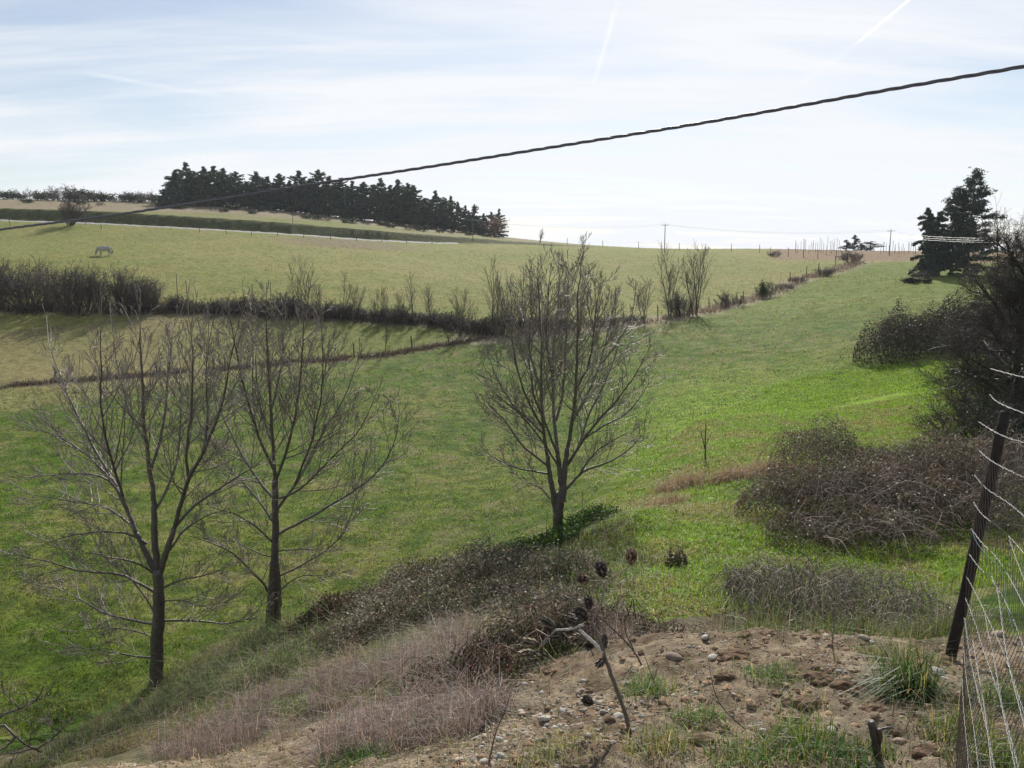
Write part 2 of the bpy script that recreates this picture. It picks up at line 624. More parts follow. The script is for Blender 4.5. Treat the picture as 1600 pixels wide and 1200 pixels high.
# plan outlines of the different covers (found from where they stand in the view)
GRAVEL = np.array([at(*p)[:2] for p in [(1640, 985, 6.5), (1480, 995, 6.4), (1250, 985, 6.9), (1050, 988, 7.0), (940, 1012, 7.0), (830, 1040, 6.8), (690, 1085, 6.7), (520, 1112, 7.9), (350, 1170, 7.9), (200, 1205, 8.0)]]
                  + [(-3.5, 4.5), (-2.2, 2.5), (-1.5, 0.5), (6, 0.5), (7, 6.6)])
SHELF = np.array([at(*p)[:2] for p in [(760, 905, 20), (880, 835, 24.5), (1000, 728, 33), (1090, 662, 40), (1300, 645, 42), (1480, 628, 41), (1640, 640, 38), (1640, 900, 14), (1450, 925, 12.5), (1100, 955, 11.5), (960, 975, 11), (880, 925, 14)]])
FENCE_L = np.array([at(*p) for p in [(-250, 622, 57), (0, 605, 61), (300, 580, 68), (450, 568, 71), (600, 554, 74), (750, 532, 80)]])
FENCE_R = np.array([at(*p) for p in [(750, 532, 80), (880, 520, 84), (1000, 505, 88), (1100, 488, 95), (1200, 460, 110), (1300, 425, 130), (1345, 410, 142)]])
HEDGE = np.array([at(*p) for p in [(-260, 480, 86), (50, 482, 88), (300, 486, 88), (560, 497, 87), (700, 505, 87), (760, 525, 82)]])
BANKFOOT = np.array([at(*p) for p in [(1090, 655, 40), (1000, 715, 34), (900, 795, 28.5), (700, 900, 23), (500, 965, 21), (425, 980, 19.8), (245, 1065, 18), (80, 1170, 15.5), (-150, 1200, 15)]])


def ground_colour(X, Y, r):
    n1 = fbm(X * 0.12 + 3, Y * 0.12, 4)
    n2 = fbm(X * 0.5, Y * 0.5 + 7, 4)
    n3 = fbm(X * 2.1, Y * 2.1, 3)
    phi = np.arctan2(X, Y)
    u = 800 + F * np.tan(phi)
    A = lambda c: np.array(c)[None, :]
    mixc = lambda c, d, f: c * (1 - f[:, None]) + A(d) * f[:, None]
    # big meadow: green with yellower worn patches
    c = np.tile(A([0.092, 0.138, 0.017]), (len(X), 1))
    c = mixc(c, [0.150, 0.160, 0.036], sstep(0.42, 0.64, n1) * 0.75)
    c = mixc(c, [0.060, 0.110, 0.010], sstep(0.5, 0.68, n2) * 0.7)
    c = mixc(c, [0.165, 0.145, 0.075], sstep(0.6, 0.74, n3) * 0.5)
    n4 = fbm(X * 1.15 + 31, Y * 1.15 + 11, 4)
    c = mixc(c, [0.040, 0.075, 0.014], sstep(0.54, 0.66, n4) * 0.65)
    c = mixc(c, [0.185, 0.150, 0.085], sstep(0.44, 0.34, n4) * 0.5)
    # fresher grass toward the shelf on the right
    fr = sstep(850, 1150, u) * sstep(75, 40, r) * sstep(22, 32, r)
    c = mixc(c, [0.170, 0.270, 0.014], fr * 0.9)
    far = sstep(60, 120, r) * sstep(900, 1200, u)
    c = mixc(c, [0.135, 0.175, 0.028], far * 0.6)
    # meadow above the fence / hedge
    rl = np.interp(u, [-300, 0, 300, 600, 750, 880, 1000, 1100, 1200, 1300, 1345, 1400], [57, 63, 68.5, 74.5, 80, 84, 89, 98, 115, 139, 152, 160])
    up = sstep(-1, 1, r - rl * np.sqrt(1 + np.tan(phi) ** 2) / np.sqrt(1 + np.tan(phi) ** 2))
    cu = np.tile(A([0.178, 0.184, 0.052]), (len(X), 1))
    cu = mixc(cu, [0.215, 0.198, 0.066], sstep(0.38, 0.66, n1) * 0.75)
    cu = mixc(cu, [0.135, 0.170, 0.030], sstep(0.5, 0.7, n2) * 0.55)
    rh = np.interp(u, [-300, 50, 300, 560, 700, 760, 780], [92, 92, 92, 92, 90, 84, 80])
    lowf = (r < rh * 1.02) & (u < 770)
    tan = sstep(640, 200, u)
    cu2 = mixc(np.tile(A([0.135, 0.155, 0.036]), (len(X), 1)), [0.200, 0.175, 0.075], np.clip(tan * (0.45 + 0.9 * n1), 0, 1))
    cu = np.where(lowf[:, None], cu2, cu)
    # bare brown patch in the horse field
    bp = at(545, 384, 158)
    cu = mixc(cu, [0.17, 0.125, 0.085], sstep(13, 5, np.hypot((X - bp[0]) * 0.75, Y - bp[1]) + 8 * (n2 - .5)) * 0.7)
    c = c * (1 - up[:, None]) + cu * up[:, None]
    # ridge to the right of the trees: brown vineyard ground
    vy = sstep(1190, 1215, u) * sstep(160, 166, r)
    c = mixc(c, [0.21, 0.145, 0.085], vy)
    # above the road
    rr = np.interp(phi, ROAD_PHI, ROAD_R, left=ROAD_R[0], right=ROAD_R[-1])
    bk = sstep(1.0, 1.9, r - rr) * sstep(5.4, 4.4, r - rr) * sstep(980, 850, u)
    c = mixc(c, [0.060, 0.066, 0.030], bk * 0.9)  # backlit bank face: its shade is painted in as a darker green
    hill = sstep(4.6, 7, r - rr) * sstep(900, 840, u)
    hc = mixc(np.tile(A([0.155, 0.172, 0.046]), (len(X), 1)), [0.19, 0.18, 0.085], sstep(0.35, 0.6, n1))
    hc = mixc(hc, [0.24, 0.19, 0.13], sstep(197, 207, r + 14 * (n2 - .5)) * 0.8)
    c = c * (1 - hill[:, None]) + hc * hill[:, None]
    # weedy strips under the fences
    dl = polydist(X, Y, FENCE_L)
    c = mixc(c, [0.13, 0.10, 0.065], sstep(1.6, 0.3, dl + 2.2 * (n3 - .5)) * sstep(.36, .56, n2) * 0.85)
    dr = polydist(X, Y, FENCE_R)
    c = mixc(c, [0.30, 0.25, 0.18], sstep(3.2, 1.0, dr + 2.4 * (n3 - .5)) * 0.8)
    dh = polydist(X, Y, HEDGE)
    c = mixc(c, [0.085, 0.07, 0.045], sstep(3.5, 1.2, dh + 2 * (n3 - .5)) * 0.85)
    # shelf and banks
    wx, wy = X + 1.2 * (n2 - .5), Y + 1.8 * (n2 - .5)
    sh = inpoly(wx, wy, SHELF)
    sc = mixc(np.tile(A([0.135, 0.205, 0.018]), (len(X), 1)), [0.20, 0.175, 0.085], sstep(0.56, 0.72, n2) * 0.6)
    c = np.where(sh[:, None], sc, c)
    # right of bank foot and nearer: rough bank
    yb = np.interp(X / np.maximum(Y, .1) * F + 800, BANKFOOT[::-1, 0] / BANKFOOT[::-1, 1] * F + 800, np.hypot(BANKFOOT[::-1, 0], BANKFOOT[::-1, 1]))
    near = (r < yb * (1.0 + 0.14 * (n2 - .5))) & ~sh & (u < 1120) & (r < 25)
    bc = mixc(np.tile(A([0.135, 0.118, 0.070]), (len(X), 1)), [0.080, 0.100, 0.034], sstep(0.5, 0.66, n3) * .7)
    c = np.where(near[:, None], bc, c)
    mid = (r < 13) & ~sh & (u >= 1000)
    c = np.where(mid[:, None], A([0.12, 0.105, 0.065]), c)
    gw = inpoly(X + .35 * (n3 - .5), Y + .5 * (n3 - .5), GRAVEL)
    gc = mixc(np.tile(A([0.262, 0.202, 0.138]), (len(X), 1)), [0.180, 0.132, 0.086], sstep(0.4, 0.62, n3))
    gc = mixc(gc, [0.325, 0.262, 0.185], sstep(0.52, 0.72, fbm(X * 5, Y * 5 + 2, 3)) * 0.7)
    c = np.where(gw[:, None], gc, c)
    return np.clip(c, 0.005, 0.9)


def ground_material():
    m = bpy.data.materials.new('ground_cover')
    m.use_nodes = True
    t = m.node_tree
    t.nodes.clear()
    k = NT(t)
    out = k.n('ShaderNodeOutputMaterial')
    bs = k.n('ShaderNodeBsdfPrincipled')
    bs.inputs['Roughness'].default_value = 0.9
    bs.inputs['Specular IOR Level'].default_value = 0.0835
    vc = k.n('ShaderNodeVertexColor', layer_name='Col')
    g = k.n('ShaderNodeNewGeometry')
    na = k.n('ShaderNodeTexNoise', i_Scale=7.0, i_Detail=9.0, i_Roughness=0.72)
    k.l(g.outputs['Position'], na.inputs['Vector'])
    nb = k.n('ShaderNodeTexNoise', i_Scale=1.7, i_Detail=6.0, i_Roughness=0.65)
    k.l(g.outputs['Position'], nb.inputs['Vector'])
    f = k.math('MULTIPLY', k.ramp(na.outputs['Fac'], (0.3, 0.7, 0.68, 1.32)), k.ramp(nb.outputs['Fac'], (0.3, 0.7, 0.72, 1.28)))
    cb = k.n('ShaderNodeCombineXYZ')
    for i in range(3):
        k.l(f, cb.inputs[i])
    c = k.mix(1.0, vc.outputs['Color'], cb.outputs[0], 'MULTIPLY')
    k.l(c, bs.inputs['Base Color'])
    bp = k.n('ShaderNodeBump', i_Strength=0.85, i_Distance=0.09)
    h = k.math('ADD', na.outputs['Fac'], nb.outputs['Fac'])
    k.l(h, bp.inputs['Height'])
    k.l(bp.outputs[0], bs.inputs['Normal'])
    k.l(bs.outputs[0], out.inputs['Surface'])
    return m


def build_ground():
    na, nr = 760, 760
    ph = np.linspace(R(-62), R(62), na)
    rr = np.concatenate([[0.5, 0.9], np.exp(np.linspace(math.log(1.3), math.log(300), nr - 12)), np.exp(np.linspace(math.log(330), math.log(3000), 10))])
    nr = len(rr)
    PH, RR = np.meshgrid(ph, rr, indexing='ij')
    X, Y = (np.sin(PH) * RR).ravel(), (np.cos(PH) * RR).ravel()
    Z = gz(X, Y)
    c = ground_colour(X, Y, RR.ravel())
    i = np.arange(na * nr).reshape(na, nr)
    q = np.stack([i[:-1, :-1], i[1:, :-1], i[1:, 1:], i[:-1, 1:]], -1).reshape(-1, 4)
    q = q[:, ::-1]
    mb = MB()
    mb.add(np.stack([X, Y, Z], 1), q, None, c)
    return tag(mb.build('ground', ground_material()), kind='structure')


ground = build_ground()


def build_road():
    n = 160
    ph = np.linspace(ROAD_PHI[0] - 0.03, ROAD_PHI[6] + .02, n)
    rm = np.interp(ph, ROAD_PHI, ROAD_R)
    mb = MB()
    prof = [(-1.8, -0.25), (-1.2, 0.07), (0, 0.20), (1.5, 0.2), (1.7, -0.3)]
    V = []
    for dr, dz in prof:
        x, y = np.sin(ph) * (rm + dr), np.cos(ph) * (rm + dr)
        xm, ym = np.sin(ph) * (rm - 0.8), np.cos(ph) * (rm - 0.8)
        V.append(np.stack([x, y, gz(xm, ym) + dz], 1))
    V = np.stack(V, 1)
    i = np.arange(n * 5).reshape(n, 5)
    q = np.stack([i[:-1, :-1], i[1:, :-1], i[1:, 1:], i[:-1, 1:]], -1).reshape(-1, 4)[:, ::-1]
    mb.add(V.reshape(-1, 3), q, None, (0.40, 0.385, 0.36))
    return tag(mb.build('road', M['road']), kind='structure')


build_road()

# ------------------------------------------------------------------ branching plants
def grow(p, d, L, r0, lev, cfg, out, g):
    n = cfg['seg'][lev]
    pts = np.empty((n + 1, 3))
    pts[0] = p
    d = np.array(d, float)
    st = L / n
    up, wob = cfg['up'][lev], cfg['wob'][lev]
    for i in range(n):
        d = d + g.normal(0, wob, 3)
        d[2] += up
        d /= math.sqrt(d @ d)
        pts[i + 1] = pts[i] + d * st
    tip = max(cfg['rmin'], r0 * cfg['taper'][lev])
    rad = np.linspace(r0, tip, n + 1)
    out[lev].append((pts, rad))
    if lev + 1 < len(cfg['seg']):
        k = cfg['kids'][lev]
        k = int(k * (0.7 + 0.6 * g.random()) + 0.5)
        for j in range(k):
            t = cfg['t0'][lev] + (1 - cfg['t0'][lev]) * (j + g.random()) / k
            t = min(t, 0.99)
            f = t * n
            i = int(f)
            q = pts[i] + (pts[i + 1] - pts[i]) * (f - i)
            dd = pts[i + 1] - pts[i]
            dd /= math.sqrt(dd @ dd)
            ang = cfg['ang'][lev] * (0.7 + 0.6 * g.random())
            pr = g.normal(size=3)
            pr -= dd * (pr @ dd)
            pr /= math.sqrt(pr @ pr)
            nd = dd * math.cos(ang) + pr * math.sin(ang)
            rr = max(cfg['rmin'], (r0 + (tip - r0) * t) * cfg['rr'])
            grow(q, nd, L * cfg['rat'][lev] * (1.15 - 0.55 * t) * (0.7 + 0.6 * g.random()), rr, lev + 1, cfg, out, g)


def wood_colour(paths, base, g, amt=0.25):
    return [(p, r, np.clip(np.array(base) * math.exp(g.normal(0, amt)), .004, .9)) for p, r in paths]


# ---- bare shrubs and saplings (prototypes, far away)
def shrub_root(name, label, cat, cfg, stems, spread, H, r0, col, seed, lean=(0.0, 0.0), base_r=0.3, group=None, leafcol=None, nleaf=0, leafsize=0.1, lenvar=0.35):
    g = np.random.default_rng(seed)
    out = [[] for _ in cfg['seg']]
    for i in range(stems):
        a = g.uniform(0, 2 * math.pi)
        s = math.sqrt(g.random()) * spread
        d = np.array([math.cos(a) * s + lean[0], math.sin(a) * s + lean[1], 1.0])
        d /= np.linalg.norm(d)
        b = np.array([math.cos(a), math.sin(a), 0]) * base_r * math.sqrt(g.random())
        b[2] = -0.15
        grow(b, d, H * (1 - lenvar * g.random()), r0 * (0.7 + 0.5 * g.random()), 0, cfg, out, g)
    root = thing(name, label, cat, group=group)
    mb = MB()
    tubes(mb, wood_colour(out[0], col, g), 5)
    mb.build('stem', M['farwood'], root)
    mb = MB()
    for l in out[1:]:
        if l:
            tubes(mb, wood_colour(l, np.array(col) * 1.1, g, .35), 3, cap=False)
    mb.build('twigs', M['farwood'], root)
    if nleaf:
        allp = np.concatenate([p[1:] for l in out[1:] for p, r in l])
        c = allp[g.integers(0, len(allp), nleaf)] + g.normal(0, leafsize * 0.8, (nleaf, 3))
        mb = MB()
        leaves(mb, c, leafsize * g.uniform(0.6, 1.3, nleaf), jit(leafcol, nleaf, .35, .12, g), r=g)
        mb.build('foliage', M['leaf'], root)
    return root


CF_THICKET = dict(seg=[6, 5, 4], up=[.04, .05, .04], wob=[.16, .22, .25], taper=[.35, .4, .5], kids=[9, 6], t0=[.2, .15], ang=[.65, .7], rat=[.42, .5], rr=.55, rmin=.009)
CF_SAPLING = dict(seg=[7, 5, 4], up=[.03, .12, .10], wob=[.07, .10, .15], taper=[.3, .4, .5], kids=[14, 6], t0=[.25, .2], ang=[.6, .6], rat=[.36, .45], rr=.5, rmin=.009)
WOOD = (0.062, 0.048, 0.042)
WOODG = (0.105, 0.085, 0.07)


def place(root, first, loc, rotz, sc, label, cat, group):
    """the first call moves the prototype itself, every later one copies it with its parts"""
    if first:
        root.location = loc
        root.rotation_euler = (0, 0, rotz)
        root.scale = (sc,) * 3 if np.isscalar(sc) else sc
        return tag(root, label, cat, group)
    return dup(root, loc, rotz, sc, label, cat, group)


class Kind:
    """a few prototypes of one kind; hands them out in turn"""
    def __init__(s, roots):
        s.roots, s.used, s.i = roots, [False] * len(roots), 0

    def put(s, loc, rotz, sc, label, cat, group, which=None):
        k = s.i % len(s.roots) if which is None else which
        s.i += 1
        o = place(s.roots[k], not s.used[k], loc, rotz, sc, label, cat, group)
        s.used[k] = True
        return o


thicket = Kind([shrub_root('thicket', 'x', 'shrub', CF_THICKET, 52, 0.75, 4.2, .045, WOOD, 20 + i, base_r=1.3) for i in range(3)])
lowbush = Kind([shrub_root('leafless_bush', 'x', 'shrub', CF_THICKET, 22, 1.0, 1.7, .022, WOOD, 40 + i, base_r=0.7) for i in range(3)])
sapling = Kind([shrub_root('bare_sapling', 'x', 'sapling', CF_SAPLING, 2 + i, 0.18, 5.6, .05, WOODG, 60 + i, base_r=0.25) for i in range(4)])

# the big thicket at the left end of the hedge, then the lower hedge
pos = ["at the left edge of the photo", "just right of the left edge", "under the grazing horse", "below and right of the horse", "at the tapering end of the tall clump"]
for i, (u, Y, sc) in enumerate([(-20, 86, 1.12), (55, 87, 1.10), (125, 86.5, 1.12), (182, 87, .98), (228, 87.5, .74)]):
    p = on((u - 800) / F * Y * 1.0, Y)
    thicket.put(p, i * 1.3, (sc * 1.15, sc * 0.95, sc * 1.18), "tall dark leafless thicket in the field hedge, " + pos[i], 'thicket', 'dark thickets at the left end of the hedge')
thicket.put(on((-110 - 800) / F * 86, 86), 2.2, 1.05, "tall dark leafless thicket past the left edge", 'thicket', 'dark thickets at the left end of the hedge')
low = [(262, 89, 1.25), (296, 88.5, 1.1), (330, 88, 1.15), (362, 88, 1.3), (395, 87.5, 1.5), (418, 87, 1.9), (440, 87, 1.7), (470, 87, 1.45), (500, 87, 1.5), (528, 87, 1.3), (556, 87, 1.15),
       (588, 86, 1.35), (612, 86, 1.4), (640, 86, 1.0), (665, 86, 1.25), (690, 85.5, 1.3), (715, 84, 1.3), (742, 83, 1.2), (770, 83, 1.6), (800, 84, 1.8), (828, 84, 1.5), (862, 84.5, 1.2), (895, 85, 1.1), (930, 86, 1.05), (965, 87, .9), (998, 88.5, .8)]
for i, (u, Y, sc) in enumerate(low):
    lowbush.put(on((u - 800) / F * Y, Y), i * 2.1, (sc * 1.15, sc, sc * .82), "low dark leafless bush in the field hedge, %s from the tall thicket" % ORD[i], 'bush', 'low bushes of the field hedge')
sap = [(478, 86.5, 6.3, 2), (462, 86.8, 4.8, 0), (496, 86.6, 4.6, 1), (538, 86.5, 5.4, 0), (557, 86.3, 4.0, 3), (600, 85.5, 4.6, 1), (586, 85.8, 3.2, 2), (625, 85.5, 3.4, 3), (648, 85, 6.0, 0), (668, 85, 5.2, 1), (720, 81, 5.0, 3), (738, 81, 3.6, 2),
       (772, 82, 7.2, 2), (798, 83, 6.2, 3), (815, 83, 7.2, 0), (838, 83.5, 7.8, 1), (880, 84, 6.2, 3), (905, 85, 5.5, 0), (930, 85.5, 6.5, 2), (962, 86, 5.2, 1), (1006, 87.5, 5.0, 3),
       (600, 74.5, 4.4, 0)]
sd_lab = ["slim bare sapling rising from the field hedge, %s from the left", ]
order = sorted(range(len(sap) - 1), key=lambda k: sap[k][0])
for k, (u, Y, h, w_) in enumerate(sap):
    if k == len(sap) - 1:
        lab = "lone thin bare sapling standing on the weedy fence line below the hedge"
    else:
        lab = "slim bare sapling rising from the field hedge, %s from the left" % ORD[order.index(k)]
    s_ = h / 5.6
    sapling.put(on((u - 800) / F * Y, Y), k * 1.7, (s_ * .9, s_ * .9, s_), lab, 'sapling', 'bare saplings of the field hedge', w_)
# the clump at (1070, 480) with two tall stems, then the bushes climbing the track
p = on((1066 - 800) / F * 92, 92)
cl1 = thicket.put(p, .4, (0.62, .62, .68), "dense dark bush at the foot of two tall bare stems on the fence line", 'bush', None)
sapling.put(on((1046 - 800) / F * 92, 92), .3, (1.3, 1.3, 1.35), "left of two tall bare young trees above the dense dark bush on the fence line", 'sapling', None, 2)
sapling.put(on((1086 - 800) / F * 92.6, 92.6), 2.3, (1.45, 1.45, 1.45), "right of two tall bare young trees above the dense dark bush on the fence line", 'sapling', None, 3)
lowbush.put(on((1143 - 800) / F * 99, 99), .6, (1.25, 1.25, 1.25), "small round grey leafless bush halfway up the rubble strip", 'bush', None)
lowbush.put(on((1283 - 800) / F * 122, 122), .9, (1.25, 1.25, 1.0), "small dark rounded bush near the top of the rubble strip", 'bush', None)
lowbush.put(on((1245 - 800) / F * 116, 116), 1.9, (1.0, 1.0, .6), "low straggly grey scrub on the rubble strip below the top bush", 'bush', None)
lowbush.put(on((1225 - 800) / F * 112, 112), 2.9, (.9, .9, .5), "flattened brown scrub on the rubble strip beside the dark green bush", 'bush', None)
lowbush.put(on((1326 - 800) / F * 141, 141), 2.9, (1.5, 1.5, 1.5), "leafless grey bush where the rubble strip meets the ridge", 'bush', None)
lowbush.put(on((1205 - 800) / F * 166, 166), 2.9, (1.0, 1.0, .9), "small bare bush at the left end of the vineyard ground", 'bush', None)
gb = shrub_root('broom_bush', "bushy dark green broom on the rubble strip beside its own shadow", 'bush', CF_THICKET, 16, .8, 2.0, .02, (.04, .05, .02), 77, base_r=.4, nleaf=1500, leafcol=(.045, .075, .018), leafsize=.14)
gb.location = on((1190 - 800) / F * 107, 107)
gb.scale = (1.05, 1.05, 1.15)
# dark heap by the right edge of the far field
hp = shrub_root('brush_heap', "black heap of brushwood lying in the far green field", 'brush heap', CF_THICKET, 30, 2.2, 1.0, .03, (.02, .017, .014), 78, base_r=1.0, nleaf=1800, leafcol=(.012, .013, .009), leafsize=.2)
hp.location = on((1431 - 800) / F * 106, 106) + np.array([0, 0, .1])
hp.scale = (1.25, .8, .72)
# bare tree by the road and shadow
tr_cfg = dict(seg=[6, 5, 4], up=[.05, .06, .04], wob=[.14, .2, .25], taper=[.35, .4, .5], kids=[10, 7], t0=[.25, .15], ang=[.65, .7], rat=[.42, .5], rr=.55, rmin=.014)
rt = shrub_root('roadside_bush', "round grey leafless bush beside the road above the horse", 'bush', tr_cfg, 16, .75, 4.6, .07, WOOD, 79, base_r=.4)
rt.location = on((122 - 800) / F * 161, 161)
rt.scale = (1.15, 1.0, 1.25)
st = shrub_root('small_bare_tree', "little bare tree alone on the skyline right of the conifer grove", 'tree', CF_SAPLING, 3, .3, 3.6, .06, (.05, .045, .04), 80)
st.location = on((842 - 800) / F * 190, 190)
rd = shrub_root('russet_tree', "reddish brown leafless tree at the right end of the conifer grove", 'tree', tr_cfg, 9, .6, 5.6, .08, (.15, .095, .08), 81, nleaf=2600, leafcol=(.17, .105, .09), leafsize=.22)
rd.location = on((775 - 800) / F * 221, 221)
rd.scale = (1.05, 1.05, 1.0)

# skyline and slope scrub on the hill
scr = Kind([shrub_root('juniper_scrub', 'x', 'bush', CF_THICKET, 14, 1.0, 1.7, .025, (.03, .03, .018), 90 + i, base_r=.5, nleaf=700, leafcol=(.035, .045, .022), leafsize=.24) for i in range(2)])
drys = Kind([shrub_root('dry_scrub', 'x', 'bush', CF_THICKET, 16, 1.1, 1.8, .025, (.10, .08, .07), 95 + i, base_r=.6) for i in range(2)])
sky_b = [(-30, 1.6), (12, 1.3), (30, 1.5), (45, 1.2), (66, 1.7), (78, 1.2), (92, 1.6), (113, 2.5), (130, 1.5), (141, 2.0), (155, 1.5), (168, 1.6), (180, 1.4), (196, .9), (212, 1.5), (228, 1.7), (243, 1.9), (258, 1.5)]
for i, (u, s_) in enumerate(sky_b):
    Y = 224 + 3 * math.sin(i * 2.3)
    k = drys if i % 3 == 1 else scr
    k.put(on((u - 800) / F * Y, Y), i * 1.1, (s_ * 1.5, s_, s_ * 1.05), "scrub bush on the left skyline, %s from the photo's left edge" % ORD[i], 'bush', 'scrub bushes on the left skyline')
slope_b = [(60, 205, .9), (140, 207, 1.0), (170, 205, .8), (270, 203, 1.5), (290, 200, 1.0), (344, 200, .8), (360, 198, .8), (374, 207, 1.2), (395, 206, .9), (403, 198, .9), (414, 208, .9), (470, 203, 1.0), (485, 196, .9), (500, 197, 1.0), (514, 196, .9), (545, 196, .8), (556, 199, 1.2), (575, 200, .9),
           (605, 202, 1.1), (615, 196, .9), (642, 196, 1.1), (660, 197, 1.2), (690, 198, .8), (706, 200, .7), (735, 204, .8), (760, 208, .7)]
for i, (u, Y, s_) in enumerate(slope_b):
    k = drys if i % 3 == 2 else scr
    k.put(on((u - 800) / F * Y, Y), i * .9, (s_ * 1.3, s_, s_ * .75), "small bush dotted on the dry slope below the conifers, %s from the left" % ORD[i], 'bush', 'small bushes on the slope below the conifers')


# ---- conifers
def conifer(name, H, Rm, seed, col, nb=100, per=100, spray=.5, trunk_r=.16, bare=0.03, shape=.75, droop=.12, upang=.25, leaderspike=.12, clumps=0):
    g = np.random.default_rng(seed)
    root = thing(name, 'x', 'conifer')
    n = 10
    z = np.linspace(-.3, H, n)
    pts = np.stack([np.cumsum(g.normal(0, .03, n)), np.cumsum(g.normal(0, .03, n)), z], 1)
    mb = MB()
    tubes(mb, [(pts, np.linspace(trunk_r, .02, n))], 7, col=(.05, .04, .032))
    mb.build('trunk', M['farwood'], root)
    mb, mc = MB(), MB()
    limbs, ctr = [], []
    for i in range(nb):
        t = bare + (1 - bare) * (i + g.random()) / nb
        zz = H * t
        prof = (1 - t) ** shape * (1 - .25 * math.exp(-((t - bare) / .08)))
        if t > 1 - leaderspike:
            prof *= .38
        L = Rm * prof * g.uniform(.4, 1.3) + .15
        a = g.uniform(0, 2 * math.pi)
        el = upang + .5 * t + g.normal(0, .2)
        m = 5
        s = np.linspace(0, 1, m)
        c0 = np.array([np.interp(zz, z, pts[:, 0]), np.interp(zz, z, pts[:, 1]), zz])
        lp = c0[None] + np.stack([math.cos(a) * s * L, math.sin(a) * s * L, s * L * math.tan(el) * .6 - droop * L * s ** 2 * 1.4], 1)
        limbs.append((lp, np.linspace(.035, .012, m)))
        k = max(5, int(per * L / Rm + 4))
        ss = g.uniform(.12, 1.04, k) ** .8
        cc = np.stack([np.interp(ss, s, lp[:, j]) for j in range(3)], 1)
        wdt = L * .26 * (1 - ss * .6)
        if clumps:
            ss = np.clip(g.choice(g.uniform(.35, 1.0, clumps), k) + g.normal(0, .05, k), .2, 1.08)
            cc = np.stack([np.interp(ss, s, lp[:, j]) for j in range(3)], 1) + g.normal(0, .27, (k, 3)) * np.array([1, 1, .6])
            wdt = wdt * .5
        side = np.array([-math.sin(a), math.cos(a), 0])
        cc += side[None] * (g.uniform(-1, 1, k) * wdt)[:, None] + g.normal(0, .07, (k, 3))
        ctr.append(cc)
    tubes(mb, limbs, 3, col=(.045, .037, .03), cap=False)
    mb.build('limbs', M['farwood'], root)
    ctr = np.concatenate(ctr)
    leaves(mc, ctr, spray * g.uniform(.6, 1.3, len(ctr)), jit(col, len(ctr), .3, .08, g), flat=.35, aspect=.42, r=g)
    c2 = ctr + g.normal(0, .1, ctr.shape)
    leaves(mc, c2, spray * .8 * g.uniform(.6, 1.2, len(ctr)), jit(col, len(ctr), .3, .08, g), flat=0, aspect=.3, r=g)
    mc.build('crown', M['needle'], root)
    return root


NEED = (.080, .115, .078)
ced = Kind([conifer('cedar_tree', 11, 3.3, 100, NEED, leaderspike=.16, shape=.58), conifer('cedar_tree', 11, 3.0, 101, NEED, nb=84, shape=.52, leaderspike=.2), conifer('cedar_tree', 11, 3.6, 102, NEED, shape=.66),
            conifer('cedar_tree', 11, 2.6, 103, (.088, .118, .070), nb=80, shape=.5, leaderspike=.14)])
tops = [(287, 268), (304, 257), (318, 270), (333, 263), (347, 262), (362, 266), (380, 271), (397, 286), (413, 271), (429, 279), (445, 274), (461, 285), (477, 270), (492, 283), (505, 268), (520, 278), (538, 281), (556, 286), (575, 287), (600, 281), (613, 292), (626, 284), (642, 289), (651, 292),
        (668, 312), (684, 301), (698, 312), (707, 309), (718, 318), (729, 324), (742, 322), (756, 336), (768, 334), (780, 329)]
foot_u = [0, 280, 300, 450, 600, 700, 780, 900]
foot_Y = [215, 214, 214, 216, 221, 226, 231, 235]
for i, (u, vt) in enumerate(tops):
    Y = float(np.interp(u, foot_u, foot_Y)) + (1.5 if i % 2 else 4.5)
    x = (u - 800) / F * Y
    b = on(x, Y)
    top = at(u, vt, Y)[2]
    h = max(2.5, top - b[2] + .4)
    wsc = (1.05 + .45 * h / 11) * (.62 if u > 690 else 1)
    ced.put(b, i * 1.9, (wsc, wsc, h / 11), "dark conifer in the front of the hilltop grove, %s from its left end" % ORD[i], 'conifer', 'conifers of the hilltop grove')
back = [(268, 296), (278, 285), (296, 272), (326, 274), (355, 272), (372, 276), (388, 288), (405, 286), (421, 284), (437, 286), (453, 287), (470, 284), (485, 287), (498, 284), (514, 287), (530, 288), (548, 291), (566, 292), (588, 290), (606, 293), (620, 295), (636, 297), (658, 312), (676, 315), (692, 316), (735, 332), (750, 338)]
for i, (u, vt) in enumerate(back):
    Y = float(np.interp(u, foot_u, foot_Y)) + 8 + (i % 3)
    x = (u - 800) / F * Y
    b = on(x, Y)
    h = max(2.5, at(u, vt, Y)[2] - b[2])
    wsc = 1.05 + .45 * h / 11 if u > 285 else .9
    ced.put(b, i * 2.3, (wsc, wsc, h / 11), "dark conifer in the rear row of the hilltop grove, %s from its left end" % ORD[i], 'conifer', 'conifers of the hilltop grove')

# the two kinds by the right edge of the field
BLK = (.050, .074, .048)


def con_at(root, u, Y, vt, lab, wsc, H, cat='conifer', group=None):
    b = on((u - 800) / F * Y, Y)
    h = at(u, vt, Y)[2] - b[2]
    root.location = b
    root.scale = (wsc, wsc, h / H)
    tag(root, lab, cat, group)


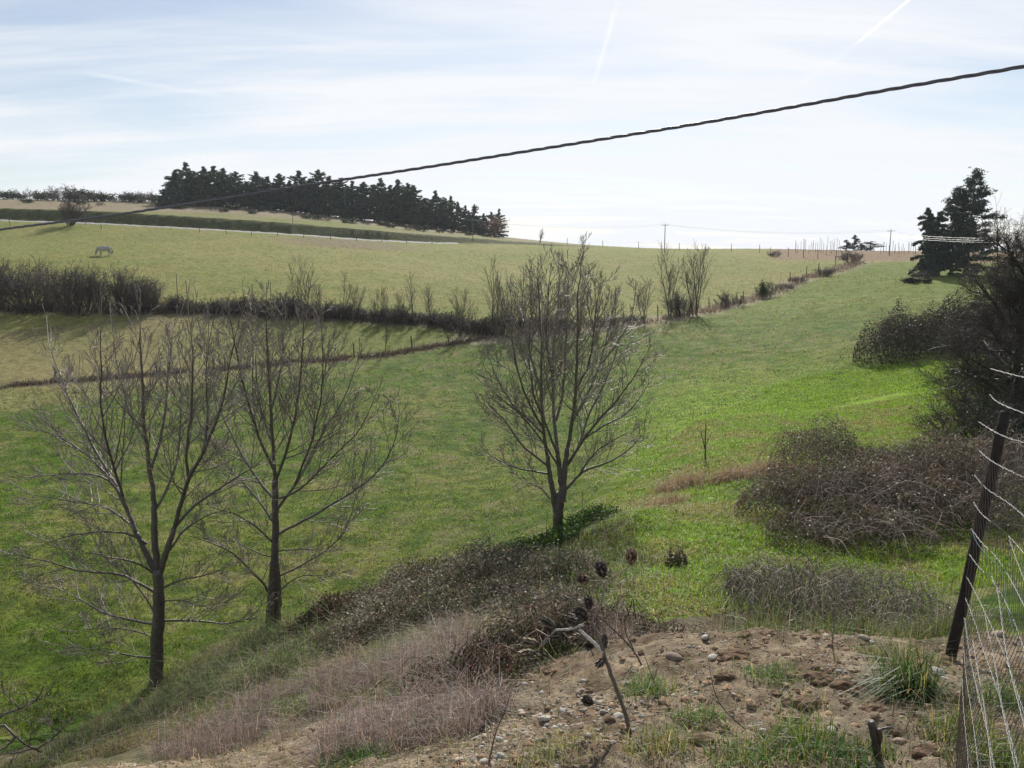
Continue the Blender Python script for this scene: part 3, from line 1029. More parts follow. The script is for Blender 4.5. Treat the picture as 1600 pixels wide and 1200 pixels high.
con_at(conifer('pine_tree', 16, 5.6, 120, BLK, nb=90, per=240, spray=.42, trunk_r=.26, bare=.12, shape=.72, droop=0, upang=.1, leaderspike=.02, clumps=9), 1504, 118, 265, "tall dark pine standing highest on the right skyline", 1.02, 16)
con_at(conifer('pine_tree', 14, 3.6, 121, BLK, nb=70, per=190, spray=.42, trunk_r=.2, bare=.1, shape=.72, droop=0, upang=.1, leaderspike=.02, clumps=9), 1479, 119, 292, "slimmer dark pine tucked against the left of the tall pine", .95, 14)
con_at(conifer('cypress_tree', 9, 2.2, 122, BLK, nb=80, per=120, spray=.5, trunk_r=.15, bare=.02, shape=.42, droop=.25, upang=-.1, leaderspike=.1), 1438, 116, 326, "dark drooping spruce at the left of the right hand conifers", .9, 9)
con_at(conifer('cypress_tree', 9, 2.2, 123, BLK, nb=80, per=120, spray=.5, trunk_r=.15, bare=.02, shape=.42, droop=.25, upang=-.1, leaderspike=.1), 1456, 117, 331, "dark drooping spruce between the leftmost spruce and the pines", .9, 9)
con_at(conifer('cypress_tree', 8, 3.2, 124, BLK, nb=60, per=70, spray=.5, trunk_r=.15, bare=.02, shape=.4, leaderspike=.01), 1500, 115, 352, "wide dark evergreen filling the foot of the tall pine", 1.1, 8)
lowbush.put(on((1432 - 800) / F * 112, 112), 2.9, (1.0, 1.0, .75), "low dark bush at the foot of the leftmost spruce", 'bush', None)
# evergreens far behind the vineyard
farc = Kind([conifer('far_conifer', 5, 2.2, 130, (.03, .045, .03), nb=40, per=30, spray=.5, shape=.6), conifer('far_conifer', 5, 2.6, 131, (.03, .045, .03), nb=40, per=30, spray=.5, shape=.35, leaderspike=.01)])
for u, Y, h, w_, wh, lab in [(1314, 205, 2.6, .8, 0, "small dark evergreen left of the mast bush behind the vineyard"), (1327, 206, 3.8, .9, 0, "pointed dark evergreen behind the vineyard at the top of the rubble strip"), (1352, 207, 2.3, 1.3, 1, "wide rounded dark evergreen behind the vineyard near the right pole"),
                           (1338, 204, 1.9, .6, 0, "tiny dark evergreen between the pointed and the rounded one")]:
    farc.put(on((u - 800) / F * Y, Y), u, (w_, w_, h / 5), lab, 'conifer', None, wh)


# ------------------------------------------------------------------ posts, poles and wires
def post_mesh(h, r, seed, lean=.04, taper=.85, sides=7, col=(.16, .135, .11)):
    g = np.random.default_rng(seed)
    mb = MB()
    n = 5
    z = np.linspace(-.2, h, n)
    pts = np.stack([g.normal(0, r * .08, n) + z * lean, g.normal(0, r * .08, n), z], 1)
    rad = np.linspace(r, r * taper, n) * g.uniform(.94, 1.06, n)
    pts = np.vstack([pts, pts[-1] + [0, 0, r * .25]])
    rad = np.append(rad, r * .5)
    tubes(mb, [(pts, rad)], sides, col=col)
    return mb.mesh('fence_post', M['post'], smooth=False)


POSTS = [post_mesh(1.45, .055, 200 + i, lean=(-.05, 0.03, .07)[i], col=(.11, .09, .075)) for i in range(3)]
npost = 0


def put_post(u, Y, h, lab, group, wd=1.0, dark=None):
    global npost
    o = bpy.data.objects.new('fence_post', POSTS[npost % 3])
    COL.objects.link(o)
    o.location = on((u - 800) / F * Y, Y)
    o.rotation_euler = (0, 0, npost * 2.1)
    o.scale = (wd, wd, h / 1.45)
    npost += 1
    return tag(o, lab, 'fence post', group)


fl = [(80, 63, 1.15), (162, 65, .9), (240, 67, .9), (330, 69, .9), (450, 71.5, 1.1), (552, 73, 1.35), (643, 76.5, 1.2), (700, 78, 1.0)]
for i, (u, Y, h) in enumerate(fl):
    put_post(u, Y, h, "wooden post on the weedy fence line below the hedge, %s from the left" % ORD[i], 'posts of the lower fence line', 1.25)
fr_ = [(956, 88, 1.4), (1028, 91, 1.6), (1107, 97, 1.5), (1160, 104, 1.4), (1205, 110, 1.4), (1231, 117, 1.5), (1256, 124, 1.5), (1275, 130, 1.5), (1300, 138, 1.6), (1318, 145, 1.5)]
for i, (u, Y, h) in enumerate(fr_):
    put_post(u, Y, h, "wooden post beside the rubble strip climbing the field, %s from its lower end" % ORD[i], 'posts beside the rubble strip', 1.2)
hp_ = [(228, 92, 2.6), (280, 92, 3.2), (295, 93, 2.2), (397, 92, 2.2), (425, 92, 2.4)]
for i, (u, Y, h) in enumerate(hp_):
    put_post(u, Y, h, "thin upright pole rising from the field hedge, %s from the left" % ORD[i], 'thin poles in the field hedge', .8)
rf = [(30, 158, 1.1), (170, 158, 1.1), (320, 160, 1.2), (361, 160, 1.3), (400, 161, 1.1), (440, 162, 1.3), (480, 163, 1.3), (521, 164, 1.3), (561, 166, 1.3), (600, 168, 1.4), (638, 169, 1.4), (677, 171, 1.4)]
for i, (u, Y, h) in enumerate(rf):
    put_post(u, Y, h, "fence post in front of the road above the horse, %s from the left" % ORD[i], 'posts along the road', 1.2)
tf = [(885, 192, 1.6), (940, 190, 1.5), (995, 188, 1.7), (1030, 187, 1.7), (1058, 186, 1.6), (1098, 184, 1.6), (1138, 182, 1.8), (1182, 178, 1.9), (1199, 172, 1.6), (1226, 166, 1.9), (1250, 162, 1.6), (1272, 158, 1.8), (1300, 154, 1.9)]
for i, (u, Y, h) in enumerate(tf):
    put_post(u, Y, h, "fence post along the far top edge of the field, %s from the left" % ORD[i], 'posts along the top of the field', 1.2)
vg = np.random.default_rng(5)
vs = list(np.linspace(1236, 1304, 24)) + list(np.linspace(1368, 1424, 20))
for i, u in enumerate(vs):
    Y = 172 + vg.uniform(0, 22)
    put_post(u + vg.uniform(-1.5, 1.5), Y, vg.uniform(1.7, 3.4) if i < 24 else vg.uniform(1.2, 2.8), "vineyard stake on the brown ground of the ridge, %s from the left" % ORD[i], 'vineyard stakes on the ridge', .75)


def pole(name, u, Y, vt, lab, arm=True, r=.11, cat='utility pole'):
    b = on((u - 800) / F * Y, Y)
    h = at(u, vt, Y)[2] - b[2]
    root = thing(name, lab, cat, b)
    mb = MB()
    z = np.linspace(-.3, h, 6)
    tubes(mb, [(np.stack([z * 0, z * 0, z], 1), np.linspace(r, r * .7, 6))], 8, col=(.20, .18, .16))
    mb.build('shaft', M['concrete'], root)
    if arm:
        mb = MB()
        for zz, ln in ((h - .25, .75),):
            tubes(mb, [(np.array([[-ln, 0, zz], [0, 0, zz], [ln, 0, zz]]), np.array([.04, .05, .04]))], 6, col=(.12, .12, .12))
        mb.build('crossarm', M['rust'], root)
        for sx in (-.7, 0.0, .7):
            mb = MB()
            zz = h - .25 if sx else h
            prof = np.array([[sx, 0, zz], [sx, 0, zz + .08], [sx, 0, zz + .10], [sx, 0, zz + .18], [sx, 0, zz + .22]])
            tubes(mb, [(prof, np.array([.025, .03, .06, .055, .02]))], 8, col=(.35, .34, .32))
            mb.build('insulator', M['concrete'], root)
    return b + np.array([0, 0, h])


pA = pole('utility_pole', 1035, 178, 350, "tall utility pole standing in the field left of the vineyard")
pB = pole('utility_pole', 1382, 172, 359, "utility pole on the ridge left of the dark pines")
pC = pole('utility_pole', 464, 169, 337, "thin pole beside the road in front of the conifer grove", arm=False, r=.09)
pD = pole('utility_pole', 740, 180, 343, "thin pole at the thin right end of the conifer grove", arm=True, r=.09)
pE = pole('utility_pole', 146, 163, 328, "slender pole beside the roadside bush", arm=False, r=.06)
pF = pole('antenna_mast', 1326, 203, 366, "thin mast poking up through the pointed evergreen behind the vineyard", arm=False, r=.06, cat='mast')


def wire(name, pts, sag, r, lab, mat, col=(.1, .1, .1), n=24, group=None, sides=4):
    mb = MB()
    P = []
    for a, b in zip(pts[:-1], pts[1:]):
        s = np.linspace(0, 1, n)[:, None]
        q = a * (1 - s) + b * s
        q[:, 2] -= (4 * sag * s * (1 - s))[:, 0]
        P.append(q)
    P = np.concatenate(P)
    tubes(mb, [(P, np.full(len(P), r))], sides, col=col)
    return tag(mb.build(name, mat), lab, 'wire', group)


pG = at(1640, 366, 110)
for dz, i in ((0, 0), (-.25, 1)):
    off = np.array([.7 * (1 if i else -1), 0, dz])
    wire('power_line', [pD + off, pA + off, pB + off, pG + off], 1.1, .011, ["upper thin power line strung between the field poles", "lower thin power line strung between the field poles"][i], M['rust'], (.25, .25, .25), group='thin power lines on the skyline')
for i, (va, vb) in enumerate([(367, 370), (370, 374), (373, 377)]):
    a, b = at(1424, va, 104), at(1700, vb - 3, 70)
    wire('telephone_wire', [at(1380, va - 3, 171), a + (b - a) * .0, b],   .35, .010, "bright sunlit wire crossing in front of the dark pines, %s from the top" % ORD[i], M['wire'], (.8, .8, .8), group='bright wires before the pines')
# fence wire along the two field fences (one thing each)
wire('fence_wire', [on((u - 800) / F * Y, Y) + [0, 0, h * .8] for u, Y, h in fl], .03, .004, "slack wire along the weedy fence line below the hedge", M['rust'], n=6)
wire('fence_wire', [on((u - 800) / F * Y, Y) + [0, 0, h * .8] for u, Y, h in fr_], .03, .004, "slack wire on the posts beside the rubble strip", M['rust'], n=6)
wire('fence_wire', [on((u - 800) / F * Y, Y) + [0, 0, h * .8] for u, Y, h in tf], .03, .005, "slack wire along the far top edge of the field", M['rust'], n=6)
wire('fence_wire', [on((u - 800) / F * Y, Y) + [0, 0, h * .8] for u, Y, h in rf], .03, .005, "slack wire on the posts in front of the road", M['rust'], n=6)

# thin stakes of the electric fence along the bank
es = [(470, 20.2), (640, 22.6), (760, 24.6), (856, 26.2), (914, 28.3), (1000, 33), (1047, 36), (1088, 39.5)]
estk = []
for i, (u, Y) in enumerate(es):
    b = on((u - 800) / F * Y, Y)
    mb = MB()
    z = np.linspace(-.15, .62, 5)
    tubes(mb, [(np.stack([.04 * z, 0 * z, z], 1), np.full(5, .009))], 6, col=(.04, .04, .04))
    tubes(mb, [(np.array([[.02, 0, .54], [.02, .02, .56], [.02, .0, .58]]), np.array([.016, .018, .014]))], 6, col=(.06, .06, .06))
    o = mb.build('fence_stake', M['cable'])
    o.location = b
    tag(o, "thin dark electric fence stake along the foot of the bank, %s from the left" % ORD[i], 'stake', 'electric fence stakes on the bank')
    estk.append(b)
for k, h in enumerate((.55, .32)):
    wire('electric_fence_wire', [b + [0, 0, h] for b in estk], .04, .0022, ["upper pale electric fence wire along the bank", "lower pale electric fence wire along the bank"][k], M['rust'], (.30, .32, .22), n=8)


# ------------------------------------------------------------------ the horse
def skin_obj(name, verts, edges, radii, mat, parent=None, sub=2, fat=1.0):
    me = bpy.data.meshes.new(name)
    me.from_pydata([tuple(v) for v in verts], edges, [])
    me.materials.append(mat)
    o = bpy.data.objects.new(name, me)
    COL.objects.link(o)
    if parent is not None:
        o.parent = parent
    sk = o.modifiers.new('skin', 'SKIN')
    for i, r_ in enumerate(radii):
        r_ = r_ if isinstance(r_, tuple) else (r_, r_)
        me.skin_vertices[0].data[i].radius = (r_[0] * fat, r_[1] * fat)
    me.skin_vertices[0].data[0].use_root = True
    sk.use_smooth_shade = True
    sb = o.modifiers.new('sub', 'SUBSURF')
    sb.levels = sub
    sb.render_levels = sub
    return o


def horse(loc, rotz):
    root = thing('horse', "pale grey horse grazing with its head down in the upper field", 'horse', loc, rotz)
    V, E, Q = [], [], []

    def chain(pts, rads, start=None):
        prev = start
        for p, r_ in zip(pts, rads):
            V.append(p)
            Q.append(r_)
            i = len(V) - 1
            if prev is not None:
                E.append((prev, i))
            prev = i
        return prev
    # facing -X ; trunk from the pelvis
    chain([(.62, 0, 1.16)], [(.27, .29)])
    chain([(.30, 0, 1.10)], [(.29, .30)], 0)
    chain([(-.05, 0, 1.06)], [(.30, .31)], 1)
    chain([(-.42, 0, 1.08)], [(.27, .32)], 2)
    chain([(-.62, 0, 1.12), (-.84, 0, .98), (-1.02, 0, .76), (-1.14, 0, .56), (-1.16, 0, .36), (-1.17, 0, .16), (-1.18, 0, .05)],
          [(.19, .26), (.13, .20), (.11, .16), (.11, .13), (.10, .12), (.075, .085), (.065, .06)], 3)
    chain([(.84, 0, 1.12)], [(.20, .24)], 0)
    for s in (1, -1):
        k = .10 * s
        # hind leg: stifle forward, hock back
        chain([(.72, .14 * s, .92), (.60 + k, .15 * s, .74), (.86 + k, .15 * s, .50), (.80 + k, .15 * s, .20), (.76 + k, .15 * s, .05), (.73 + k, .15 * s, -.0)],
              [(.15, .18), (.11, .13), (.065, .075), (.045, .045), (.055, .05), (.065, .06)], 0)
        chain([(-.46, .14 * s, .82), (-.44 - k, .14 * s, .58), (-.45 - k, .14 * s, .46), (-.46 - k, .14 * s, .16), (-.48 - k, .14 * s, .04), (-.50 - k, .14 * s, -.0)],
              [(.13, .16), (.08, .085), (.065, .065), (.042, .042), (.055, .05), (.062, .06)], 3)
        # ears
        chain([(-1.10, .06 * s, .60), (-1.06, .08 * s, .70)], [.03, .015], 7)
    skin_obj('body', V, E, Q, M['coat'], root, 2, 1.28)
    mb = MB()
    g = np.random.default_rng(9)
    ps = []
    for i in range(60):
        o = np.array([1.03, g.normal(0, .03), 1.18])
        s = np.linspace(0, 1, 6)
        ps.append((o + np.stack([.12 * np.sin(s * 1.6) + s * g.normal(0, .04), s * g.normal(0, .06), -.75 * s ** 1.2 * g.uniform(.8, 1.1)], 1), np.linspace(.016, .006, 6)))
    tubes(mb, ps, 3, col=(.3, .28, .25))
    mb.build('tail', M['hair'], root)
    mb = MB()
    ps = []
    for i in range(90):
        t = g.random()
        o = np.array([np.interp(t, [0, .35, .7, 1], [-.60, -.80, -.98, -1.10]), g.normal(0, .02), np.interp(t, [0, .35, .7, 1], [1.40, 1.20, .95, .72])])
        s = np.linspace(0, 1, 4)
        ps.append((o + np.stack([s * .03, s * .14 * np.sign(g.normal()), -.2 * s ** 1.5 + .03 * s], 1), np.linspace(.014, .006, 4)))
    tubes(mb, ps, 3, col=(.3, .28, .25))
    mb.build('mane', M['hair'], root)
    return root


hpos = hit(163, 400)
horse(hpos + np.array([0, 0, .03]), R(8))

# ------------------------------------------------------------------ the three bare trees
def chaikin(P, k=2):
    for _ in range(k):
        Q = [P[0]]
        for a, b in zip(P[:-1], P[1:]):
            Q += [a * .75 + b * .25, a * .25 + b * .75]
        Q.append(P[-1])
        P = np.array(Q)
    return P


def resample(P, n):
    d = np.concatenate([[0], np.cumsum(np.linalg.norm(np.diff(P, axis=0), axis=1))])
    s = np.linspace(0, d[-1], n)
    return np.stack([np.interp(s, d, P[:, i]) for i in range(3)], 1), d[-1]


CF_T = [dict(seg=[6, 4, 3], up=[.075, .07, .07], wob=[.05, .065, .09], taper=[.35, .5, .7], kids=[6, 2.6], t0=[.2, .25], ang=[.55, .6], rat=[.48, .5], rr=.62, rmin=.0050)]
CF_TIP = dict(CF_T[0], kids=[2.2, 1], t0=[.25, .3], ang=[.4, .45], wob=[.035, .05, .07])
BARK = (.085, .070, .057)
TWIG = (.19, .16, .135)


def traced_tree(name, label, Yb, trunk, limbs, conv, term, seed, base):
    """trunk and limbs follow the branching of the real tree; every limb leaves the trunk towards or away from the viewer too"""
    g = np.random.default_rng(seed)
    root = thing(name, label, 'tree', base)
    toloc = lambda P: P - base[None]
    mbt, mbl = MB(), MB()
    limb_paths, kids = [], [[], [], []]
    for pts, ra, rb in trunk:
        P = np.array([at(*conv(p[0], p[1]), Yb + (p[2] if len(p) > 2 else 0)) for p in pts])
        P, L = resample(chaikin(P), max(8, int(len(pts) * 4)))
        P += g.normal(0, .008, P.shape)
        rad = np.linspace(ra, rb, len(P)) * (1 + .05 * g.normal(size=len(P)))
        tubes(mbt, [(toloc(P), rad)], 10, col=BARK)
    for k, (pts, ra) in enumerate(limbs):
        dep = g.uniform(.25, .95) * (1 if k % 2 else -1)
        UV = np.array([conv(*p) for p in pts], float)
        s = np.concatenate([[0], np.cumsum(np.hypot(*np.diff(UV, axis=0).T))])
        Lm = s[-1] * Yb / F
        Yk = Yb + dep * Lm * .6 * (s / s[-1]) ** 1.1
        P = np.array([at(UV[i, 0], UV[i, 1], Yk[i]) for i in range(len(UV))])
        n = max(9, int(Lm * 5))
        P, L = resample(chaikin(P), n)
        P[1:] += np.cumsum(g.normal(0, .012, (n - 1, 3)), axis=0)
        rad = ra * .70 * (1 - np.linspace(0, 1, n)) ** .8 + .0055
        limb_paths.append((toloc(P), rad, np.array(BARK) * g.uniform(.85, 1.5)))
        t = .14
        tang = norm(np.gradient(P, axis=0))
        while t < .985:
            i = t * (n - 1)
            j = int(i)
            q = P[j] + (P[min(j + 1, n - 1)] - P[j]) * (i - j)
            dd = tang[j]
            ang = g.uniform(.45, .95)
            pr = g.normal(size=3)
            pr -= dd * (pr @ dd)
            pr /= np.linalg.norm(pr)
            nd = dd * math.cos(ang) + pr * math.sin(ang)
            rem = L * (1 - t)
            LL = min(2.4, (.30 * rem + .50)) * g.uniform(.5, 1.3) * (.9 if term < .5 else 1)
            out = [[], [], []]
            grow(q, nd, LL, max(.006, min(rad[j] * .6, .005 + .007 * LL)), 0, CF_T[0], out, g)
            for a in range(3):
                kids[a] += out[a]
            t += g.uniform(.11, .27) / max(L, .8)
        for _ in range(2):
            out = [[], [], []]
            grow(P[-1], norm(tang[-1] + g.normal(0, .16, 3)), g.uniform(.5, 1.15) * term, .0085, 0, CF_TIP, out, g)
            for a in range(3):
                kids[a] += out[a]
    tubes(mbl, limb_paths, 7)
    mbt.build('trunk', M['bark'], root)
    mbl.build('limbs', M['bark'], root)
    mb = MB()
    tubes(mb, [(toloc(p), r, np.array(TWIG) * math.exp(g.normal(0, .35))) for p, r in kids[0]], 5, cap=False)
    for a in (1, 2):
        tubes(mb, [(toloc(p), r, np.array(TWIG) * math.exp(g.normal(0, .35))) for p, r in kids[a]], 3, cap=False)
    mb.build('crown_twigs', M['twig'], root)
    return root


c3 = lambda x, y: (x / 2, 500 + y / 2)
c4 = lambda x, y: (700 + x * .375, 500 + y * .375)
t1 = on((245 - 800) / F * 18 * 1.06, 18.0)
T1b = hit(245, 1066)
Y1 = T1b[1]
traced_tree('bare_tree', "bare tree at the lower left with a straight dark trunk and low drooping boughs", Y1,
            [([(488, 1150), (491, 1040), (496, 920), (498, 860), (492, 780)], .165, .115), ([(494, 790), (483, 700), (481, 600), (478, 520)], .085, .055), ([(497, 800), (520, 725), (545, 650)], .082, .058), ([(490, 790), (460, 735), (425, 660)], .08, .052)],
            [([(478, 520), (470, 470), (455, 380), (440, 300), (445, 200), (430, 80), (428, -20)], .07),
             ([(425, 660), (400, 600), (375, 545), (350, 500), (300, 420), (250, 330), (205, 230), (160, 140), (140, 80)], .065),
             ([(545, 650), (560, 590), (590, 500), (640, 400), (680, 280), (705, 160), (730, 20)], .07),
             ([(545, 650), (600, 585), (650, 550), (740, 490), (830, 440)], .05),
             ([(400, 600), (370, 500), (340, 380), (320, 240), (330, 110), (325, 10)], .045),
             ([(470, 470), (500, 380), (520, 270), (530, 150), (545, 20)], .045),
             ([(590, 500), (580, 400), (590, 280), (600, 140), (590, 30)], .045),
             ([(455, 380), (400, 290), (370, 180), (350, 60)], .035),
             ([(640, 400), (650, 300), (640, 180), (650, 70)], .035),
             ([(481, 600), (520, 520), (560, 420), (570, 300), (560, 150)], .04),
             ([(490, 855), (430, 825), (380, 802), (250, 795), (130, 762), (20, 742)], .045),
             ([(478, 950), (400, 930), (330, 915), (270, 880), (200, 840), (130, 832)], .04),
             ([(482, 1055), (400, 1046), (330, 1036), (240, 1018)], .026),
             ([(485, 920), (450, 860), (410, 800), (350, 700), (320, 640)], .03),
             ([(460, 700), (400, 660), (300, 652), (200, 668), (140, 690)], .035),
             ([(430, 660), (340, 575), (230, 560), (110, 540)], .036),
             ([(380, 550), (330, 490), (250, 482), (130, 490)], .034),
             ([(350, 500), (260, 400), (200, 360), (120, 330)], .03),
             ([(505, 840), (570, 800), (640, 795), (710, 760)], .032),
             ([(510, 940), (600, 935), (700, 946), (790, 930), (820, 880)], .034),
             ([(500, 880), (560, 870), (630, 900), (700, 890)], .022),
             ([(530, 720), (580, 640), (680, 590), (760, 570)], .03),
             ([(488, 800), (440, 760), (350, 745), (240, 720)], .03),
             ([(490, 1000), (440, 975), (350, 960), (240, 980)], .022)], c3, .9, 11, T1b)
T2b = hit(425, 980)
Y2 = T2b[1]
traced_tree('bare_tree', "bare tree second from the left with a double stem at its foot", Y2,
            [([(842, 975), (846, 920), (850, 860), (857, 760), (860, 680), (861, 600), (860, 500)], .13, .075), ([(862, 975, .1), (868, 900, .1), (870, 850, .08), (864, 790, .04), (860, 740, 0)], .11, .09)],
            [([(860, 500), (855, 400), (848, 280), (835, 120), (830, -20), (825, -90)], .065),
             ([(862, 600), (890, 555), (920, 515), (960, 430), (1000, 345), (1060, 255), (1100, 150), (1110, 90)], .05),
             ([(861, 510), (900, 400), (930, 280), (942, 110), (950, -60)], .05),
             ([(860, 640), (820, 590), (770, 520), (700, 450), (650, 400)], .04),
             ([(860, 480), (800, 350), (765, 210), (740, 70), (720, -50)], .05),
             ([(858, 560), (800, 495), (750, 400), (690, 290), (670, 180)], .045),
             ([(838, 850), (820, 812), (770, 772), (720, 722), (650, 692), (580, 670)], .045),
             ([(870, 670), (960, 622), (1050, 562), (1130, 512), (1200, 450), (1245, 330), (1238, 240)], .048),
             ([(870, 722), (950, 712), (1030, 722)], .02),
             ([(872, 800), (960, 762), (1060, 692), (1100, 590), (1105, 510)], .03),
             ([(856, 700), (800, 642), (740, 602), (660, 580)], .035),
             ([(852, 740), (800, 725), (740, 690), (690, 690)], .025),
             ([(862, 560), (930, 540), (1020, 440), (1120, 350), (1180, 220)], .035),
             ([(848, 280), (880, 180), (890, 40), (880, -70)], .035),
             ([(920, 515), (980, 380), (1010, 240), (1020, 80), (1010, -20)], .036),
             ([(800, 350), (790, 230), (795, 90), (790, -60)], .03),
             ([(862, 860), (920, 800), (1000, 800), (1060, 790)], .02),
             ([(855, 400), (820, 300), (800, 180), (810, 40)], .03)], c3, .34, 12, T2b)
T3b = on((868 - 800) / F * 20.8 * 1.06, 20.8)
Y3 = T3b[1]
traced_tree('bare_tree', "bare vase shaped tree in the middle of the photo, standing on the green bank", Y3,
            [([(448, 985), (452, 905), (457, 840), (462, 770), (470, 720)], .165, .12), ([(450, 800), (440, 735), (425, 650), (412, 560)], .09, .052), ([(468, 760), (472, 690), (465, 620), (455, 540)], .09, .055), ([(475, 760), (482, 680), (488, 600), (498, 530)], .10, .06)],
            [([(412, 560), (402, 460), (392, 300), (396, 100), (385, -80), (380, -230)], .06),
             ([(455, 540), (450, 420), (442, 250), (452, 50), (470, -150), (465, -280)], .065),
             ([(498, 530), (512, 440), (530, 300), (540, 100), (548, -100), (555, -270)], .07),
             ([(485, 712), (530, 662), (565, 622), (650, 600), (750, 540), (830, 440)], .05),
             ([(500, 600), (560, 500), (620, 420), (700, 330), (780, 220), (835, 120)], .05),
             ([(425, 745), (390, 702), (330, 682), (265, 650)], .03),
             ([(412, 605), (350, 560), (290, 500), (220, 400), (150, 330)], .042),
             ([(404, 480), (340, 420), (270, 350), (230, 270), (185, 150)], .042),
             ([(415, 640), (380, 632), (300, 620), (200, 580), (150, 540)], .034),
             ([(512, 440), (580, 320), (640, 180), (680, 20), (700, -120)], .05),
             ([(530, 300), (590, 180), (610, 20), (630, -160)], .04),
             ([(392, 300), (340, 160), (310, 20), (300, -120)], .042),
             ([(402, 460), (330, 330), (280, 180), (250, 40), (240, -60)], .04),
             ([(450, 420), (490, 280), (500, 100), (505, -120), (500, -260)], .045),
             ([(442, 250), (410, 120), (420, -60), (430, -220)], .038),
             ([(560, 500), (650, 440), (740, 400), (800, 330), (850, 250)], .036),
             ([(455, 560), (400, 420), (350, 280), (340, 120), (350, -40)], .042),
             ([(640, 180), (720, 80), (770, -20), (790, -120)], .03),
             ([(540, 655), (600, 560), (680, 500), (760, 460)], .03),
             ([(470, 640), (540, 560), (600, 380), (660, 260), (720, 130), (740, 0)], .042),
             ([(465, 620), (380, 500), (300, 400), (220, 330), (140, 260)], .035)], c4, .22, 13, T3b)

# ------------------------------------------------------------------ dark thorn tree and its undergrowth at the right edge
CF_THORN = dict(seg=[7, 6, 5, 4], up=[.05, .03, .02, .02], wob=[.14, .2, .24, .28], taper=[.35, .35, .45, .5], kids=[14, 11, 8], t0=[.15, .12, .12], ang=[.75, .8, .8], rat=[.55, .5, .5], rr=.55, rmin=.004)
tb = on((1575 - 800) / F * 28 * 1.03, 28.0)


def thorn():
    g = np.random.default_rng(31)
    root = thing('thorn_tree', "dense dark leafless thorn tree filling the right edge of the photo", 'tree', tb)
    mb = MB()
    P = np.array([[.15, 0, -.3], [.05, 0, .8], [0, 0, 1.7], [.03, .05, 2.8], [-.05, .05, 4.4], [0, 0, 5.8]])
    tubes(mb, [(P, np.array([.24, .20, .18, .15, .11, .05]))], 9, col=(.030, .025, .021))
    mb.build('trunk', M['bark'], root)
    out = [[] for _ in range(4)]
    for i in range(26):
        z = 1.2 + 4.5 * i / 26
        a = i * 2.4 + g.normal(0, .3)
        el = .12 + .85 * (i / 26) + g.normal(0, .1)
        L = (3.4 - 1.5 * i / 26) * g.uniform(.7, 1.1)
        grow(np.array([0, 0, z]), np.array([math.cos(a) * math.cos(el), math.sin(a) * math.cos(el), math.sin(el)]), L, .075 * g.uniform(.7, 1.1), 0, CF_THORN, out, g)
    mb = MB()
    tubes(mb, [(p, r, np.array((.034, .028, .024))) for p, r in out[0]], 6)
    tubes(mb, [(p, r, np.array((.036, .030, .026))) for p, r in out[1]], 4, cap=False)
    mb.build('limbs', M['bark'], root)
    mb = MB()
    tubes(mb, [(p, r, np.array((.07, .056, .046)) * math.exp(g.normal(0, .3))) for p, r in out[2] + out[3]], 3, cap=False)
    mb.build('crown_twigs', M['farwood'], root)


thorn()
CF_SUCK = dict(seg=[7, 4, 3], up=[.04, .1, .1], wob=[.06, .1, .14], taper=[.3, .5, .6], kids=[9, 3], t0=[.3, .2], ang=[.5, .6], rat=[.3, .45], rr=.5, rmin=.004)
for u, Y, H, seed, lab in [(1590, 31, 8.3, 330, "tall pale slender shoots rising behind the dark thorn tree"), (1612, 33, 7.0, 331, "shorter slender shoots at the very right edge behind the dark thorn tree")]:
    s = shrub_root('slender_tree', lab, 'tree', CF_SUCK, 9, .28, H, .045, (.085, .07, .06), seed, base_r=.9)
    s.location = on((u - 800) / F * Y, Y)
CF_UND = dict(seg=[6, 5, 4], up=[.02, .03, .02], wob=[.17, .22, .25], taper=[.35, .4, .5], kids=[11, 7], t0=[.1, .1], ang=[.7, .8], rat=[.42, .5], rr=.55, rmin=.004)
for i, (u, Y, H, lab) in enumerate([(1560, 25.5, 2.2, "dark tangled thornbush at the left foot of the thorn tree"), (1590, 24.5, 2.6, "dark tangled thornbush behind the leaning fence post at the right edge"), (1565, 31, 2.8, "dark tangled thornbush left behind the thorn tree, above the sunny grass"),
                                     (1660, 27, 3.4, "dark tangled thornbush just past the right edge"), (1585, 33, 4.2, "tall dark thornbush hidden behind the thorn tree")]):
    s = shrub_root('thorn_bush', lab, 'bush', CF_UND, 30, .95, H, .02, (.04, .033, .028), 340 + i, base_r=1.1, nleaf=2600, leafcol=(.030, .040, .014), leafsize=.06)
    s.location = on((u - 800) / F * Y, Y)


